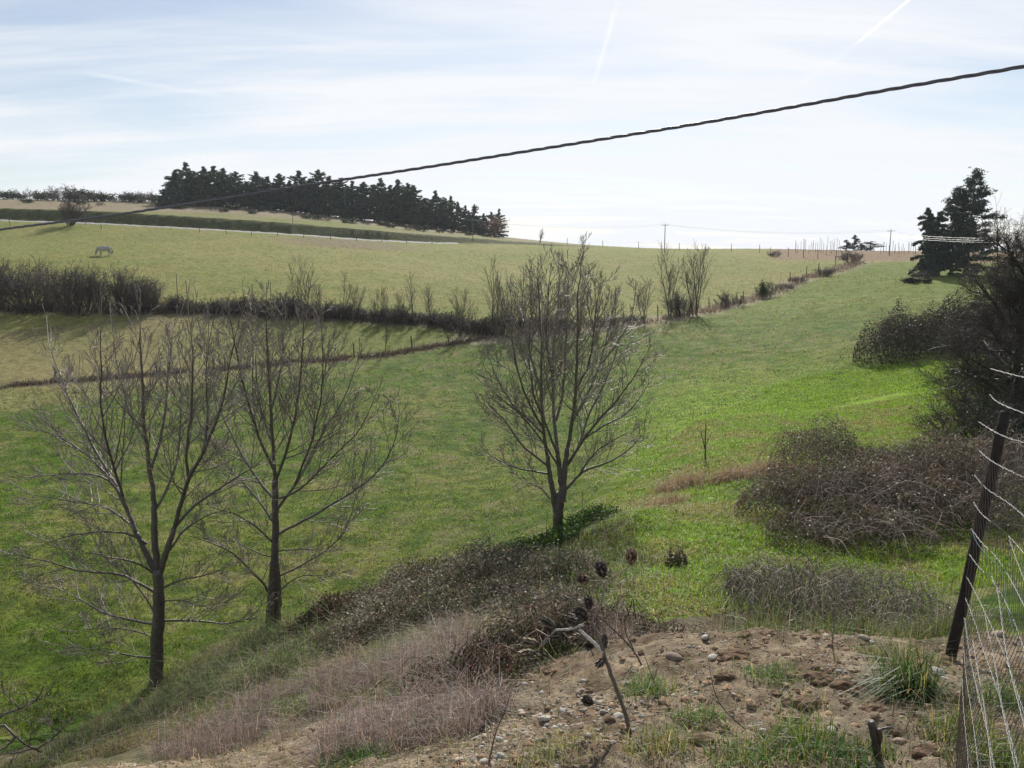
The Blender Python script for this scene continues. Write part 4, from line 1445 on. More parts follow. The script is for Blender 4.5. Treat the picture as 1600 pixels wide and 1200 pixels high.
# ------------------------------------------------------------------ bramble mounds
def bramble(name, label, cat, ell, nleaf, size, ncane, cols, seed, cane=(.10, .065, .05), canelen=1.0, clump=1.0, fill=.42):
    g = np.random.default_rng(seed)
    c0 = on((ell[0][0] - 800) / F * ell[0][1], ell[0][1])
    root = thing(name, label, cat, c0)
    E = [((u - 800) / F * Y, Y, rx, ry, h) for u, Y, rx, ry, h in ell]
    wts = np.array([e[2] * e[3] for e in E])
    wts = wts / wts.sum()
    k = g.choice(len(E), nleaf, p=wts)
    Ea = np.array(E)[k]
    rho = np.sqrt(g.random(nleaf)) * 1.04
    a = g.uniform(0, 2 * math.pi, nleaf)
    X = Ea[:, 0] + np.cos(a) * rho * Ea[:, 2]
    Y = Ea[:, 1] + np.sin(a) * rho * Ea[:, 3]
    nz = fbm(X * 1.3 * clump + seed, Y * 1.3 * clump, 4)
    # height field of the whole mound = max over lobes
    top = np.zeros(nleaf)
    for e in E:
        d = ((X - e[0]) / e[2]) ** 2 + ((Y - e[1]) / e[3]) ** 2
        top = np.maximum(top, e[4] * np.sqrt(np.clip(1.08 - d, 0, 1)))
    top *= .12 + 1.65 * nz
    zz = top * g.random(nleaf) ** fill + g.exponential(.05, nleaf)
    C = np.stack([X, Y, gz(X, Y) + zz], 1) - c0[None]
    cw = np.array([c[1] for c in cols])
    ci = g.choice(len(cols), nleaf, p=cw / cw.sum())
    nn = fbm(X * .8 + 40, Y * .8, 3)
    ci = np.where((nn > .56) & (g.random(nleaf) < .6), len(cols) - 1, ci)
    base = np.array([c[0] for c in cols])[ci]
    col = np.clip(base * np.exp(g.normal(0, .35, (nleaf, 1))), .004, .9)
    mb = MB()
    leaves(mb, C, size * g.uniform(.5, 1.35, nleaf), col, r=g)
    mb.build('foliage', M['leaf'], root)
    mb = MB()
    P = []
    for i in range(ncane):
        e = E[g.choice(len(E), p=wts)]
        a = g.uniform(0, 2 * math.pi)
        rh = math.sqrt(g.random()) * .85
        x, y = e[0] + math.cos(a) * rh * e[2], e[1] + math.sin(a) * rh * e[3]
        b = g.uniform(0, 2 * math.pi)
        L = canelen * g.uniform(.5, 1.4)
        s = np.linspace(0, 1, 8)
        hh = e[4] * math.sqrt(max(0, 1 - rh * rh)) * g.uniform(.5, 1.05) + g.uniform(.05, .3)
        xx = x + math.cos(b) * L * s + np.cumsum(g.normal(0, .03, 8))
        yy = y + math.sin(b) * L * s + np.cumsum(g.normal(0, .03, 8))
        zc = hh * np.sin(np.pi * np.clip(.12 + .8 * s, 0, 1)) ** .8
        P.append((np.stack([xx, yy, zc], 1), np.linspace(.006, .0025, 8), np.array(cane) * math.exp(g.normal(0, .45))))
    X = np.concatenate([p[0][:, 0] for p in P])
    Y = np.concatenate([p[0][:, 1] for p in P])
    Z = gz(X, Y).reshape(-1, 8)
    P = [(np.stack([p[0][:, 0], p[0][:, 1], p[0][:, 2] + Z[i]], 1) - c0[None], p[1], p[2]) for i, p in enumerate(P)]
    tubes(mb, P, 3, cap=False)
    mb.build('canes', M['farwood'], root)
    return root


BR = [((.070, .080, .050), 3), ((.095, .080, .062), 3), ((.15, .125, .10), 2), ((.21, .18, .155), 1.6), ((.14, .095, .072), 1.2)]
bramble('bramble_mound', "big dark bramble mound on the right between bright grass and the leaning post", 'bramble',
        [(1238, 19, 1.05, 1.5, 1.15), (1325, 18.4, 1.5, 1.8, 1.3), (1415, 19.6, 1.7, 2.0, 1.1), (1285, 25.0, 1.4, 1.5, 1.55), (1375, 23.2, 1.6, 1.5, .85), (1285, 16.4, .9, .9, .55), (1395, 16.3, 1.2, 1.0, .7), (1480, 18, 1.6, 2, 1.0), (1545, 20, 2.2, 3, 1.6)],
        60000, .062, 2200, BR, 51, fill=.5, clump=.9, canelen=1.3, cane=(.17, .13, .11))
bramble('bramble_mound', "dark rounded bramble mound in front of the thorn tree at the field's right side", 'bramble',
        [(1385, 55.5, 1.9, 2.2, 2.9), (1440, 56.5, 3.0, 3.0, 3.3), (1500, 57, 3.4, 3.0, 3.2), (1570, 56, 3.4, 3.0, 3.4)], 46000, .13, 700, [((.035, .042, .024), 3), ((.06, .05, .04), 3), ((.09, .078, .066), 2)], 52, canelen=1.6, clump=.6, fill=.7)
bramble('bramble_mound', "leafy glossy bramble thicket sprawling over the bank between the two left trees and the thistle", 'bramble',
        [(640, 16.6, 1.5, 1.5, .85), (735, 15.2, 1.5, 1.8, .85), (565, 17.0, 1.1, 1.2, .75), (845, 13.6, 1.3, 1.5, .6), (620, 14.2, 1.4, 1.0, .6), (700, 18.2, 1.2, 1.1, .6), (540, 14.6, .8, .8, .55), (570, 12.8, 1.0, .9, .5), (525, 12.4, .6, .7, .35), (660, 12.6, 1.1, .9, .55), (740, 12.4, 1.0, .8, .32), (835, 11.4, .9, .8, .22), (900, 10.6, .7, .7, .18)],
        62000, .052, 800, [((.085, .108, .060), 4), ((.12, .12, .075), 2), ((.20, .17, .14), 2), ((.21, .14, .115), 1.2), ((.29, .25, .22), 1.2)], 53, canelen=.8)
bramble('bramble_mound', "small bramble patch with reddish leaves on the bank below the second tree", 'bramble',
        [(505, 15.2, .9, .9, .75), (455, 15.0, .8, .6, .7), (395, 14.8, .9, .6, .6), (320, 14.2, .7, .5, .42), (260, 13.6, .6, .5, .35)], 15000, .055, 240, [((.04, .055, .024), 3), ((.10, .07, .055), 2), ((.12, .075, .06), 1)], 54, canelen=.6)
bramble('weed_patch', "dark green leafy weeds at the foot of the middle tree", 'weeds',
        [(905, 20.6, .8, .8, .40), (845, 19.6, .8, .8, .34), (800, 19.6, .9, .9, .40), (760, 19.0, .8, .8, .36), (935, 21.0, .7, .7, .34), (868, 18.6, .7, .6, .28)], 13000, .075, 60, [((.050, .105, .022), 3), ((.075, .145, .025), 2), ((.04, .075, .018), 1)], 55, canelen=.4)
bramble('bramble_mound', "grey brown leafless bramble in front of the big mound, just beyond the gravel edge", 'bramble',
        [(1250, 11.2, .9, 1.2, .80), (1330, 10.6, .8, 1.0, .42), (1190, 12.4, .5, .9, .4), (1400, 11.8, 1.0, 1.4, .62), (1470, 10.6, .9, .9, .42), (1300, 12.6, 1.0, .9, .5)], 6500, .030, 1100, [((.16, .14, .115), 3), ((.12, .105, .08), 2), ((.10, .13, .05), 1), ((.24, .20, .17), 2)], 56, cane=(.20, .175, .135), canelen=.6, clump=1.6)
bramble('bramble_mound', "low dark bramble patch directly behind the thistle on the edge of the gravel", 'bramble',
        [(880, 7.5, .60, .5, .30), (800, 7.3, .5, .45, .27), (940, 7.7, .6, .4, .28), (1010, 8.0, .6, .4, .30), (840, 8.2, .6, .4, .30)], 9500, .034, 330, [((.06, .08, .035), 3), ((.11, .095, .07), 2), ((.17, .13, .11), 2), ((.18, .15, .13), 1)], 57, canelen=.45)
bramble('bramble_mound', "low dark patch of reddish leaves between the mauve stems and the pebbles", 'bramble', [(715, 6.7, .42, .3, .15), (660, 7.0, .3, .25, .13), (765, 6.4, .25, .25, .13)], 2600, .034, 140, [((.05, .065, .028), 3), ((.10, .07, .05), 2), ((.15, .07, .05), 1.4), ((.17, .14, .12), 1)], 60, canelen=.35)
bramble('weed_patch', "little dark weed clump on the bright grass left of the big mound", 'weeds', [(1070, 14.6, .22, .22, .22)], 500, .05, 20, [((.04, .05, .03), 1), ((.09, .07, .06), 1)], 58, canelen=.15)
bramble('weed_patch', "larger dark weed clump at the lower left corner of the big mound", 'weeds', [(1180, 12.6, .26, .26, .28)], 700, .05, 30, [((.04, .05, .03), 1), ((.09, .07, .06), 1)], 59, canelen=.15)


# ------------------------------------------------------------------ grass and dry stems
def scatter(n, px=None, poly=None, seed=0, r0=None, r1=None, near_pow=0.0):
    g = np.random.default_rng(seed)
    P = wpoly(px) if poly is None else np.asarray(poly)
    lo, hi = P[:, :2].min(0), P[:, :2].max(0)
    out = []
    m = 0
    while m < n:
        q = lo + g.random((n * 3, 2)) * (hi - lo)
        k = inpoly(q[:, 0], q[:, 1], P)
        if near_pow:
            k &= g.random(len(q)) < (np.maximum(lo[1], 1) / np.maximum(q[:, 1], 1)) ** near_pow
        q = q[k]
        out.append(q)
        m += len(q)
    q = np.concatenate(out)[:n]
    return np.stack([q[:, 0], q[:, 1], gz(q[:, 0], q[:, 1])], 1), g


def grass(name, label, n, px, h, wd, lean, col, seed, poly=None, patch=None, near_pow=0.0, dry=None, mat='grass', hvar=.35, thr=0.0, pscale=.7, wgrow=0.0):
    P, g = scatter(n, px, poly, seed, near_pow=near_pow)
    nz = fbm(P[:, 0] * pscale + seed, P[:, 1] * pscale, 4)
    if thr:
        k = nz > thr + g.normal(0, .03, len(P))
        P, nz = P[k], nz[k]
    n = len(P)
    c = jit(col, n, .28 if mat == 'grass' else .5, .10, g)
    if dry is not None:
        d = (g.random(n) < sstep(.42, .66, nz) * .9 + .08)
        c[d] = jit(dry, int(d.sum()), .3, .08, g)
    hh = h * np.exp(g.normal(0, hvar, n)) * (.55 + .9 * fbm(P[:, 0] * 1.9 + 3, P[:, 1] * 1.9 + seed, 3))
    w_ = wd * (1 + wgrow * np.maximum(0, P[:, 1] - 15) / 20)
    P[:, 2] -= .01
    mb = MB()
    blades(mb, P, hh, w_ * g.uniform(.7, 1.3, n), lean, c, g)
    o = mb.build(name, M[mat], smooth=False)
    return tag(o, label, 'grass', kind='stuff')


GR = (.165, .270, .022)
DRY = (.34, .265, .165)
shelf_px = [(760, 912), (870, 842), (1000, 730), (1092, 664), (1300, 648), (1470, 632), (1560, 660), (1560, 900), (1420, 945), (1100, 968), (960, 985), (880, 930)]
grass('bright_grass', "lush bright green grass covering the level ground left of the bramble mound", 190000, None, .085, .013, .9, GR, 71, poly=SHELF, dry=(.24, .22, .10), near_pow=1.2, wgrow=.6)
grass('dry_grass', "pale dead grass scattered through the bright green level ground", 16000, None, .17, .007, .9, DRY, 72, poly=SHELF, mat='dry', near_pow=1.2, thr=.52, wgrow=.5)
# orange tussocks by the mound
for i, (u, Y, rx, n) in enumerate([(1215, 25.5, 1.1, 2600), (1150, 25.8, .8, 1200), (1070, 26.5, .95, 1700), (1045, 23.6, .9, 900)]):
    g = np.random.default_rng(720 + i)
    c = on((u - 800) / F * Y, Y)
    q = c[None, :2] + g.normal(0, .45, (n, 2)) * np.array([rx, rx * .8])
    B = np.stack([q[:, 0], q[:, 1], gz(q[:, 0], q[:, 1]) - .02], 1) - c[None]
    mb = MB()
    blades(mb, B, .34 * np.exp(g.normal(0, .35, n)), .011, .7, jit((.33, .245, .15), n, .3, .06, g), g)
    o = mb.build('dead_grass_tussock', M['dry'], smooth=False)
    o.location = c
    tag(o, ["wide orange brown dead grass tussock touching the top of the big mound", "small orange brown dead grass tussock left of the wide one", "dead grass tussock beside the little dead sapling on the level ground", "faded dead grass tussock on the bank edge left of the dead sapling"][i], 'grass tussock')
for i, (u, Y, rx, n, h) in enumerate([(440, 16.2, .9, 5200, .42), (395, 15.4, .8, 4600, .40), (345, 14.6, .9, 4600, .36), (285, 14.4, .8, 3800, .34), (215, 14.6, .9, 3600, .30), (330, 12.6, .8, 3600, .28), (480, 13.4, .8, 3600, .30), (420, 11.6, .7, 3400, .26), (150, 14.2, .8, 3200, .28)]):
    g = np.random.default_rng(760 + i)
    c = on((u - 800) / F * Y * 1.08, Y)
    q = c[None, :2] + np.clip(g.normal(0, .5, (n, 2)), -1.2, 1.2) * np.array([rx, rx * .6])
    B = np.stack([q[:, 0], q[:, 1], gz(q[:, 0], q[:, 1]) - .02], 1) - c[None]
    mb = MB()
    cc = jit((.21, .175, .125), n, .45, .06, g)
    gr = g.random(n) < .58
    cc[gr] = jit((.10, .165, .03), int(gr.sum()), .3, .08, g)
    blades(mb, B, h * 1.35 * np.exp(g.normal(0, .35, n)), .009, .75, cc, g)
    o = mb.build('dead_grass_tussock', M['dry'], smooth=False)
    o.location = c
    tag(o, "shaggy brown grass hummock on the left bank, " + ["nearest the second tree's foot", "just below the one by the second tree", "right of the first tree's foot", "directly below the first tree's foot", "left of the first tree's foot", "halfway down below the first tree", "just left of the bramble thicket", "above the mauve stems on the slope", "farthest left"][i], 'grass tussock')
# short meadow turf
fp = np.array([[x, y] for x, y in [(-13, 15.2), (-20, 24), (-38, 46), (-48, 57), (-26, 64), (-10, 70), (0, 78), (14, 76), (26, 60), (24, 44), (10, 41.5), (5.5, 34), (2, 27.5), (-1.5, 23.5), (-5, 21), (-7, 18.5)]])
grass('meadow_grass', "short green meadow turf of the big sloping field", 290000, None, .052, .013, .8, (.112, .178, .016), 73, poly=fp, dry=(.20, .19, .08), near_pow=2.0, wgrow=1.1, pscale=.35)
grass('meadow_tufts', "darker coarse grass tufts dotted through the big field", 80000, None, .10, .014, .9, (.060, .125, .016), 74, poly=fp, near_pow=1.8, thr=.54, pscale=1.3, wgrow=1.0)
grass('fresh_grass', "vivid fresh green grass of the strip behind the bramble mound", 60000, None, .075, .022, .8, (.195, .305, .020), 79, poly=np.array([at(*p)[:2] for p in [(960, 735, 33), (1090, 658, 41.5), (1200, 612, 52), (1330, 588, 56), (1470, 582, 52), (1600, 600, 44), (1600, 650, 37), (1480, 648, 38), (1300, 660, 38), (1100, 668, 38), (1010, 730, 31)]]), thr=.40, pscale=.35)
fp2 = np.array([[x, y] for x, y in [(2, 78), (14, 76), (26, 58), (34, 62), (52, 100), (58, 130), (50, 134), (36, 108), (22, 92)]])
grass('far_tufts', "coarse darker tufts dotted over the far right part of the green field", 26000, None, .12, .045, .9, (.075, .125, .018), 77, poly=fp2, thr=.52, pscale=.8, dry=(.2, .18, .07))
fp3 = np.array([[x, y] for x, y in [(-70, 95), (-80, 150), (-30, 152), (30, 165), (62, 160), (50, 136), (24, 94), (0, 92), (-20, 96)]])
grass('pasture_tufts', "coarse tufts dotted over the pale horse pasture", 26000, None, .14, .07, .9, (.12, .15, .03), 78, poly=fp3, thr=.52, pscale=.5, dry=(.25, .21, .09))
# rough bank on the left
bank_px = [(960, 905), (880, 845), (820, 860), (700, 905), (560, 945), (430, 985), (245, 1070), (60, 1185), (20, 1230), (230, 1230), (420, 1110), (560, 1070), (720, 1000), (840, 960)]
bp_w = np.array([at(*p)[:2] for p in [(1010, 900, 15), (960, 790, 24), (870, 838, 24), (820, 860, 22.5), (700, 898, 23.2), (560, 942, 21.6), (430, 985, 20), (245, 1070, 18), (60, 1185, 15.5), (-20, 1230, 14), (140, 1230, 10), (350, 1165, 9), (520, 1120, 8.2), (650, 1090, 6.8), (800, 1060, 6.6), (900, 1000, 7.2)]])
grass('bank_grass', "long rough green and straw grass on the bank below the left trees", 80000, None, .14, .009, 1.0, (.095, .145, .026), 75, poly=bp_w, dry=(.19, .165, .09), near_pow=.8)
grass('bank_straw', "grey straw of last year lying over the bank", 18000, None, .20, .006, 1.3, (.27, .22, .165), 76, poly=bp_w, mat='dry', near_pow=.8, thr=.45)
# wispy brown heath-like dry stems in front of the bramble bank
wisp = [np.array([at(*p)[:2] for p in pp]) for pp in (
    [(900, 985, 8.3), (720, 985, 9.6), (560, 1060, 9.8), (400, 1120, 9.8), (230, 1200, 8.8), (300, 1215, 7.4), (520, 1135, 7.5), (700, 1075, 7.6), (880, 1020, 7.4)],
    [(600, 1095, 6.9), (740, 1080, 6.3), (800, 1120, 5.4), (680, 1215, 4.8), (500, 1215, 5.2), (500, 1150, 6.4)],
    [(890, 975, 8.2), (1010, 965, 8.4), (1130, 985, 7.8), (1110, 995, 7.0), (930, 1015, 7.0)])]
for i, (pl, n, h) in enumerate(((wisp[0], 38000, .24), (wisp[1], 17000, .17), (wisp[2], 11000, .20))):
    grass('dry_stems', ["wispy mauve brown dead stems sloping down to the lower left corner", "wispy mauve brown dead stems in front, left of the pebbles", "wispy brown dead stems along the gravel edge right of the thistle"][i], n, None, h, .0034, .95, (.25, .198, .170), 80 + i, poly=pl, mat='dry', hvar=.5, thr=.48, pscale=1.25)
edge_px = [(1440, 955, 9.5), (1250, 945, 9.5), (1130, 955, 9.5), (1060, 985, 8.0), (1200, 985, 7.3), (1500, 990, 7.2), (1600, 960, 9.0)]
grass('edge_grass', "mixed thin grass and dead stems behind the gravel edge", 26000, None, .34, .006, .5, (.11, .14, .04), 84, poly=np.array([at(*p)[:2] for p in edge_px]), dry=(.26, .21, .15), mat='dry')
# pale rubble strip and fence-line weeds far off
def strip(line, wdt, n, seed):
    g = np.random.default_rng(seed)
    seg = np.linalg.norm(np.diff(line[:, :2], axis=0), axis=1)
    k = g.choice(len(seg), n, p=seg / seg.sum())
    t = g.random((n, 1))
    q = line[k, :2] * (1 - t) + line[k + 1, :2] * t + g.normal(0, wdt, (n, 2))
    return np.stack([q[:, 0], q[:, 1], gz(q[:, 0], q[:, 1])], 1), g


for nm, lab, line, wdt, n, h, col, seed in (("fence_weeds", "dark dead weeds along the fence line below the hedge", FENCE_L, .45, 9000, .26, (.10, .08, .06), 86),
                                           ("strip_weeds", "pale and dark dead weeds on the rubble strip", FENCE_R, .9, 9000, .45, (.22, .175, .125), 87),
                                           ("hedge_weeds", "dark dead undergrowth at the foot of the field hedge", HEDGE, .8, 12000, .7, (.06, .048, .036), 88)):
    B, g = strip(line, wdt, n, seed)
    k = fbm(B[:, 0] * .5, B[:, 1] * .5 + seed, 3) > .42
    B = B[k]
    mb = MB()
    blades(mb, B, h * np.exp(g.normal(0, .4, len(B))), .045, .5, jit(col, len(B), .4, .08, g), g)
    tag(mb.build(nm, M['dry'], smooth=False), lab, 'weeds', kind='stuff')


# ------------------------------------------------------------------ gravel terrace: pebbles, stones, clods, tufts
def ico(sub=1):
    t = (1 + 5 ** .5) / 2
    v = [(-1, t, 0), (1, t, 0), (-1, -t, 0), (1, -t, 0), (0, -1, t), (0, 1, t), (0, -1, -t), (0, 1, -t), (t, 0, -1), (t, 0, 1), (-t, 0, -1), (-t, 0, 1)]
    f = [(0, 11, 5), (0, 5, 1), (0, 1, 7), (0, 7, 10), (0, 10, 11), (1, 5, 9), (5, 11, 4), (11, 10, 2), (10, 7, 6), (7, 1, 8), (3, 9, 4), (3, 4, 2), (3, 2, 6), (3, 6, 8), (3, 8, 9), (4, 9, 5), (2, 4, 11), (6, 2, 10), (8, 6, 7), (9, 8, 1)]
    v = [np.array(x, float) / math.sqrt(1 + t * t) for x in v]
    for _ in range(sub):
        nf, mid = [], {}

        def m(a, b):
            k = (min(a, b), max(a, b))
            if k not in mid:
                w_ = v[a] + v[b]
                v.append(w_ / np.linalg.norm(w_))
                mid[k] = len(v) - 1
            return mid[k]
        for a, b, c in f:
            ab, bc, ca = m(a, b), m(b, c), m(c, a)
            nf += [(a, ab, ca), (b, bc, ab), (c, ca, bc), (ab, bc, ca)]
        f = nf
    return np.array(v), np.array(f)


IV, IF = ico(1)
IV2, IF2 = ico(2)
IV0, IF0 = ico(0)


def lump(v, g, amt=.18, fr=1.6):
    ph = g.uniform(0, 6, 9)
    d = sum(np.sin(fr * (i + 1) * v[:, i % 3] + ph[i]) * np.cos(fr * (i + .5) * v[:, (i + 1) % 3] + ph[i + 3]) / (1 + .6 * i) for i in range(4))
    return v * (1 + amt * d)[:, None]


STC = [(.29, .245, .19), (.23, .175, .13), (.25, .24, .22), (.19, .14, .10), (.36, .325, .28), (.28, .21, .15)]


def pebbles(n, poly, s0, s1, seed, name, label, pw=2.2, thr=.38, small=False):
    bv, bf = (IV0, IF0) if small else (IV, IF)
    P, g = scatter(n, None, poly, seed, near_pow=.9)
    nz = fbm(P[:, 0] * 1.6 + 5, P[:, 1] * 1.6, 3)
    P = P[nz > thr]
    n = len(P)
    s = s0 + (s1 - s0) * g.random(n) ** pw
    a = g.uniform(0, 2 * math.pi, n)
    fl = np.stack([g.uniform(.8, 1.4, n), g.uniform(.6, 1.0, n), g.uniform(.4, .75, n)], 1) * s[:, None]
    base = [lump(bv, g, .2 if small else .12) for _ in range(12)]
    kk = g.integers(0, 12, n)
    V = np.stack(base)[kk] * fl[:, None, :]
    ca, sa = np.cos(a)[:, None], np.sin(a)[:, None]
    x = V[:, :, 0] * ca - V[:, :, 1] * sa
    y = V[:, :, 0] * sa + V[:, :, 1] * ca
    V = np.stack([x, y, V[:, :, 2]], -1) + (P + np.array([0, 0, 1]) * (s * .08)[:, None])[:, None, :]
    col = np.array(STC)[g.integers(0, len(STC), n)] * np.exp(g.normal(0, .25, (n, 1)))
    mb = MB()
    F_ = (np.arange(n)[:, None, None] * len(bv) + bf[None]).reshape(-1, 3)
    mb.add(V.reshape(-1, 3), None, F_, np.repeat(col, len(bv), axis=0))
    return tag(mb.build(name, M['stone']), label, 'gravel', kind='stuff')


pebbles(5000, GRAVEL, .006, .026, 301, 'gravel', "small rounded pebbles scattered over the brown soil in front")
pebbles(700, np.array([at(*p)[:2] for p in [(700, 1215, 4.0), (740, 1110, 5.2), (860, 1060, 5.9), (1010, 1090, 5.2), (1000, 1215, 3.9)]]), .006, .026, 302, 'gravel', "paler pebbles lying thickly around the foot of the thistle")
pebbles(42000, GRAVEL, .003, .012, 304, 'grit', "fine grit and small rubble covering the brown soil in front", pw=1.6, thr=.30, small=True)


def litter():
    P, g = scatter(9000, None, GRAVEL, 305, near_pow=.9)
    n = len(P)
    P[:, 2] += .008
    mb = MB()
    leaves(mb, P, .012 + .03 * g.random(n) ** 2, jit((.17, .125, .08), n, .45, .08, g), flat=.8, r=g)
    P, g = scatter(2600, None, GRAVEL, 306, near_pow=.9)
    a = g.uniform(0, 6.28, len(P))
    L = g.uniform(.04, .22, len(P))
    q = []
    for i in range(len(P)):
        d = np.array([math.cos(a[i]), math.sin(a[i]), 0]) * L[i] * .5
        k = np.array([-d[1], d[0], 0]) * g.normal(0, .25)
        q.append((np.array([P[i] - d, P[i] + k, P[i] + d]) + [0, 0, .008], np.array([.0022, .002, .0012]), np.array((.19, .15, .105)) * math.exp(g.normal(0, .45))))
    z = gz(np.array([p[0][:, 0] for p in q]), np.array([p[0][:, 1] for p in q]))
    for i, p in enumerate(q):
        p[0][:, 2] = z[i] + .008
    tubes(mb, q, 3, cap=False)
    return tag(mb.build('leaf_litter', M['dry'], smooth=False), "dead leaf scraps and broken twigs strewn over the soil in front", 'litter', kind='stuff')


litter()
# soil crumbs
def crumbs():
    P, g = scatter(9000, None, GRAVEL, 303, near_pow=.9)
    nz = fbm(P[:, 0] * 1.3 + 25, P[:, 1] * 1.3, 3)
    P = P[nz > .40]
    n = len(P)
    s = .004 + .026 * g.random(n) ** 3
    base = np.stack([lump(IV, g, .35, 2.3) for _ in range(12)])[g.integers(0, 12, n)]
    V = base * (s[:, None] * np.array([1.2, 1.2, .8]))[:, None, :] + (P + np.array([0, 0, .2]) * s[:, None])[:, None, :]
    col = np.array([.25, .17, .11]) * np.exp(g.normal(0, .3, (n, 1)))
    mb = MB()
    mb.add(V.reshape(-1, 3), None, (np.arange(n)[:, None, None] * len(IV) + IF[None]).reshape(-1, 3), np.repeat(col, len(IV), axis=0))
    return tag(mb.build('soil_crumbs', M['soil'], smooth=False), "loose brown earth crumbs over the gravel terrace", 'soil', kind='stuff')


crumbs()
# single stones one can point to
stn = [(850, 1124, .045, 4, "pale oval stone left of the thistle's foot"), (878, 1112, .045, 2, "bluish grey stone near the thistle, above the pale oval one"), (965, 1120, .045, 4, "white stone just left of the thistle stem"), (877, 1133, .032, 5, "small tan stone below the bluish grey one"), (755, 1192, .04, 4, "cream stone at the bottom edge left of the thistle"),
       (782, 1182, .04, 2, "grey stone at the bottom edge beside the cream stone"), (1113, 1029, .055, 4, "white flat stone lying on the bare gravel right of the thistle"), (1052, 1030, .09, 3, "brown round stone at the gravel edge behind the thistle"), (1101, 997, .05, 4, "white stone on the crest of the gravel"), (780, 1157, .045, 2, "pale grey stone left of the pebbles under the thistle"),
       (905, 1083, .045, 5, "tan stone on the pebbles above the grey ones"), (1192, 1143, .03, 4, "small white stone before the grass tuft at the bottom"), (1300, 1143, .045, 4, "flat white stone left of the cut stump"), (1405, 1160, .05, 5, "tan flat stone right of the cut stump"), (1440, 1120, .05, 5, "tan stone under the big dark grass tuft"),
       (1560, 995, .09, 5, "tan stone behind the wire mesh"), (1465, 1052, .07, 2, "grey stone at the foot of the leaning post"), (1090, 1113, .05, 4, "pale stone in the green tuft right of the thistle"), (935, 1100, .03, 1, "small brown stone between thistle and grey stones"), (820, 1148, .035, 0, "buff stone among the pebbles left of the thistle"),
       (1000, 1165, .05, 3, "brown stone at the very foot of the thistle"), (1290, 996, .06, 0, "buff stone at the middle of the gravel crest"), (1350, 998, .06, 0, "buff stone at the right of the gravel crest")]
SM = []
for i in range(4):
    g = np.random.default_rng(310 + i)
    SM.append(lump(IV2, g, .10) * np.array([1.25, .9, .62]))
for i, (u, v, r_, ci, lab) in enumerate(stn):
    p = hit(u, v)
    mb = MB()
    mb.add(SM[i % 4] * r_ * .62, None, IF2, np.array(STC[ci]) * (1.25 if ci in (4, 2) else 1))
    o = mb.build('stone', M['stone'])
    o.location = p + np.array([0, 0, r_ * .14])
    o.rotation_euler = (0, 0, i * 1.7)
    tag(o, lab, 'stone', 'single stones on the gravel')
# clods of turned earth with dark undersides
cld = [(1280, 1066, .17, "dark clod of earth above the middle of the gravel"), (1255, 1103, .20, "widest dark clod of earth in the middle of the gravel"), (1325, 1075, .15, "dark earth clump left of the big grass tuft"), (1365, 1112, .14, "dark clod of earth below the big grass tuft"), (1143, 1027, .17, "dark earth clod beside the white flat stone"), (1130, 1057, .10, "small clod below the white flat stone"),
       (1105, 1140, .09, "small clod in the hollow right of the thistle"), (1085, 1165, .16, "dark clod near the bottom right of the thistle"), (1405, 993, .14, "dark clod on the gravel crest left of the post"), (1500, 1100, .16, "earth clod by the mesh roll"), (1450, 1178, .13, "reddish clod near the bottom right corner"), (755, 1112, .13, "dark earth lump on the left edge of the pebbles")]
for i, (u, v, r_, lab) in enumerate(cld):
    g = np.random.default_rng(330 + i)
    p = hit(u, v)
    V = lump(IV2, g, .30, 2.0)
    V += g.normal(0, .04, V.shape)
    mb = MB()
    mb.add(V * np.array([1.25, .8, .5]) * r_ * .52, None, IF2, np.array([.15, .10, .065]) * np.exp(g.normal(0, .2, (len(V), 1))))
    o = mb.build('soil_clod', M['soil'], smooth=False)
    o.location = p + np.array([0, 0, r_ * .03])
    tag(o, lab, 'clod', 'clods of earth on the gravel')


def tuft(u, v, r_, n, h, col, lab, seed, dry=.25, wd=.006, lean=.6, name='grass_tuft'):
    g = np.random.default_rng(seed)
    c = hit(u, v)
    q = c[None, :2] + np.clip(g.normal(0, .5, (n, 2)), -.95, .95) * r_
    B = np.stack([q[:, 0], q[:, 1], gz(q[:, 0], q[:, 1]) - .01], 1) - c[None]
    cc = jit(col, n, .3, .1, g)
    d = g.random(n) < dry
    cc[d] = jit((.30, .25, .15), int(d.sum()), .3, .08, g)
    mb = MB()
    blades(mb, B, h * .60 * np.exp(g.normal(0, .4, n)), wd * .8 * g.uniform(.6, 1.3, n), lean * 1.5, cc, g, bend=.6, tipcol=1.05)
    o = mb.build(name, M['grass'], smooth=False)
    o.location = c
    return tag(o, lab, 'grass tuft')


tuft(1415, 1088, .15, 1300, .29, (.050, .095, .025), "big dark green grass tuft in front of the leaning post", 401, dry=.16, wd=.008, lean=.75)
tuft(1245, 1165, .20, 650, .22, (.09, .16, .035), "loose light green grass tuft at the bottom middle of the gravel", 402)
tuft(1330, 1185, .22, 700, .13, (.06, .12, .03), "low green grass around the cut stump", 403, dry=.2)
tuft(1205, 1055, .20, 800, .11, (.10, .17, .06), "soft grey green tuft on the gravel above the clods", 404, wd=.005)
tuft(1090, 1125, .16, 600, .10, (.10, .17, .05), "small green tuft right of the thistle by the pale stone", 405)
tuft(1010, 1085, .18, 700, .16, (.10, .16, .05), "pale green tuft close behind the thistle stem", 406)
tuft(1030, 1165, .20, 500, .15, (.14, .17, .06), "thin straw and green tuft at the thistle's foot", 407, dry=.5)
tuft(1180, 1190, .25, 900, .13, (.08, .14, .03), "green grass patch at the bottom edge right of the thistle", 408)
tuft(1400, 1030, .28, 900, .18, (.09, .13, .04), "yellowish grass patch left of the post's foot", 409, dry=.4, wd=.005)
tuft(1500, 1150, .20, 700, .20, (.08, .12, .035), "grass tuft growing along the lower edge of the wire mesh", 410, dry=.45)
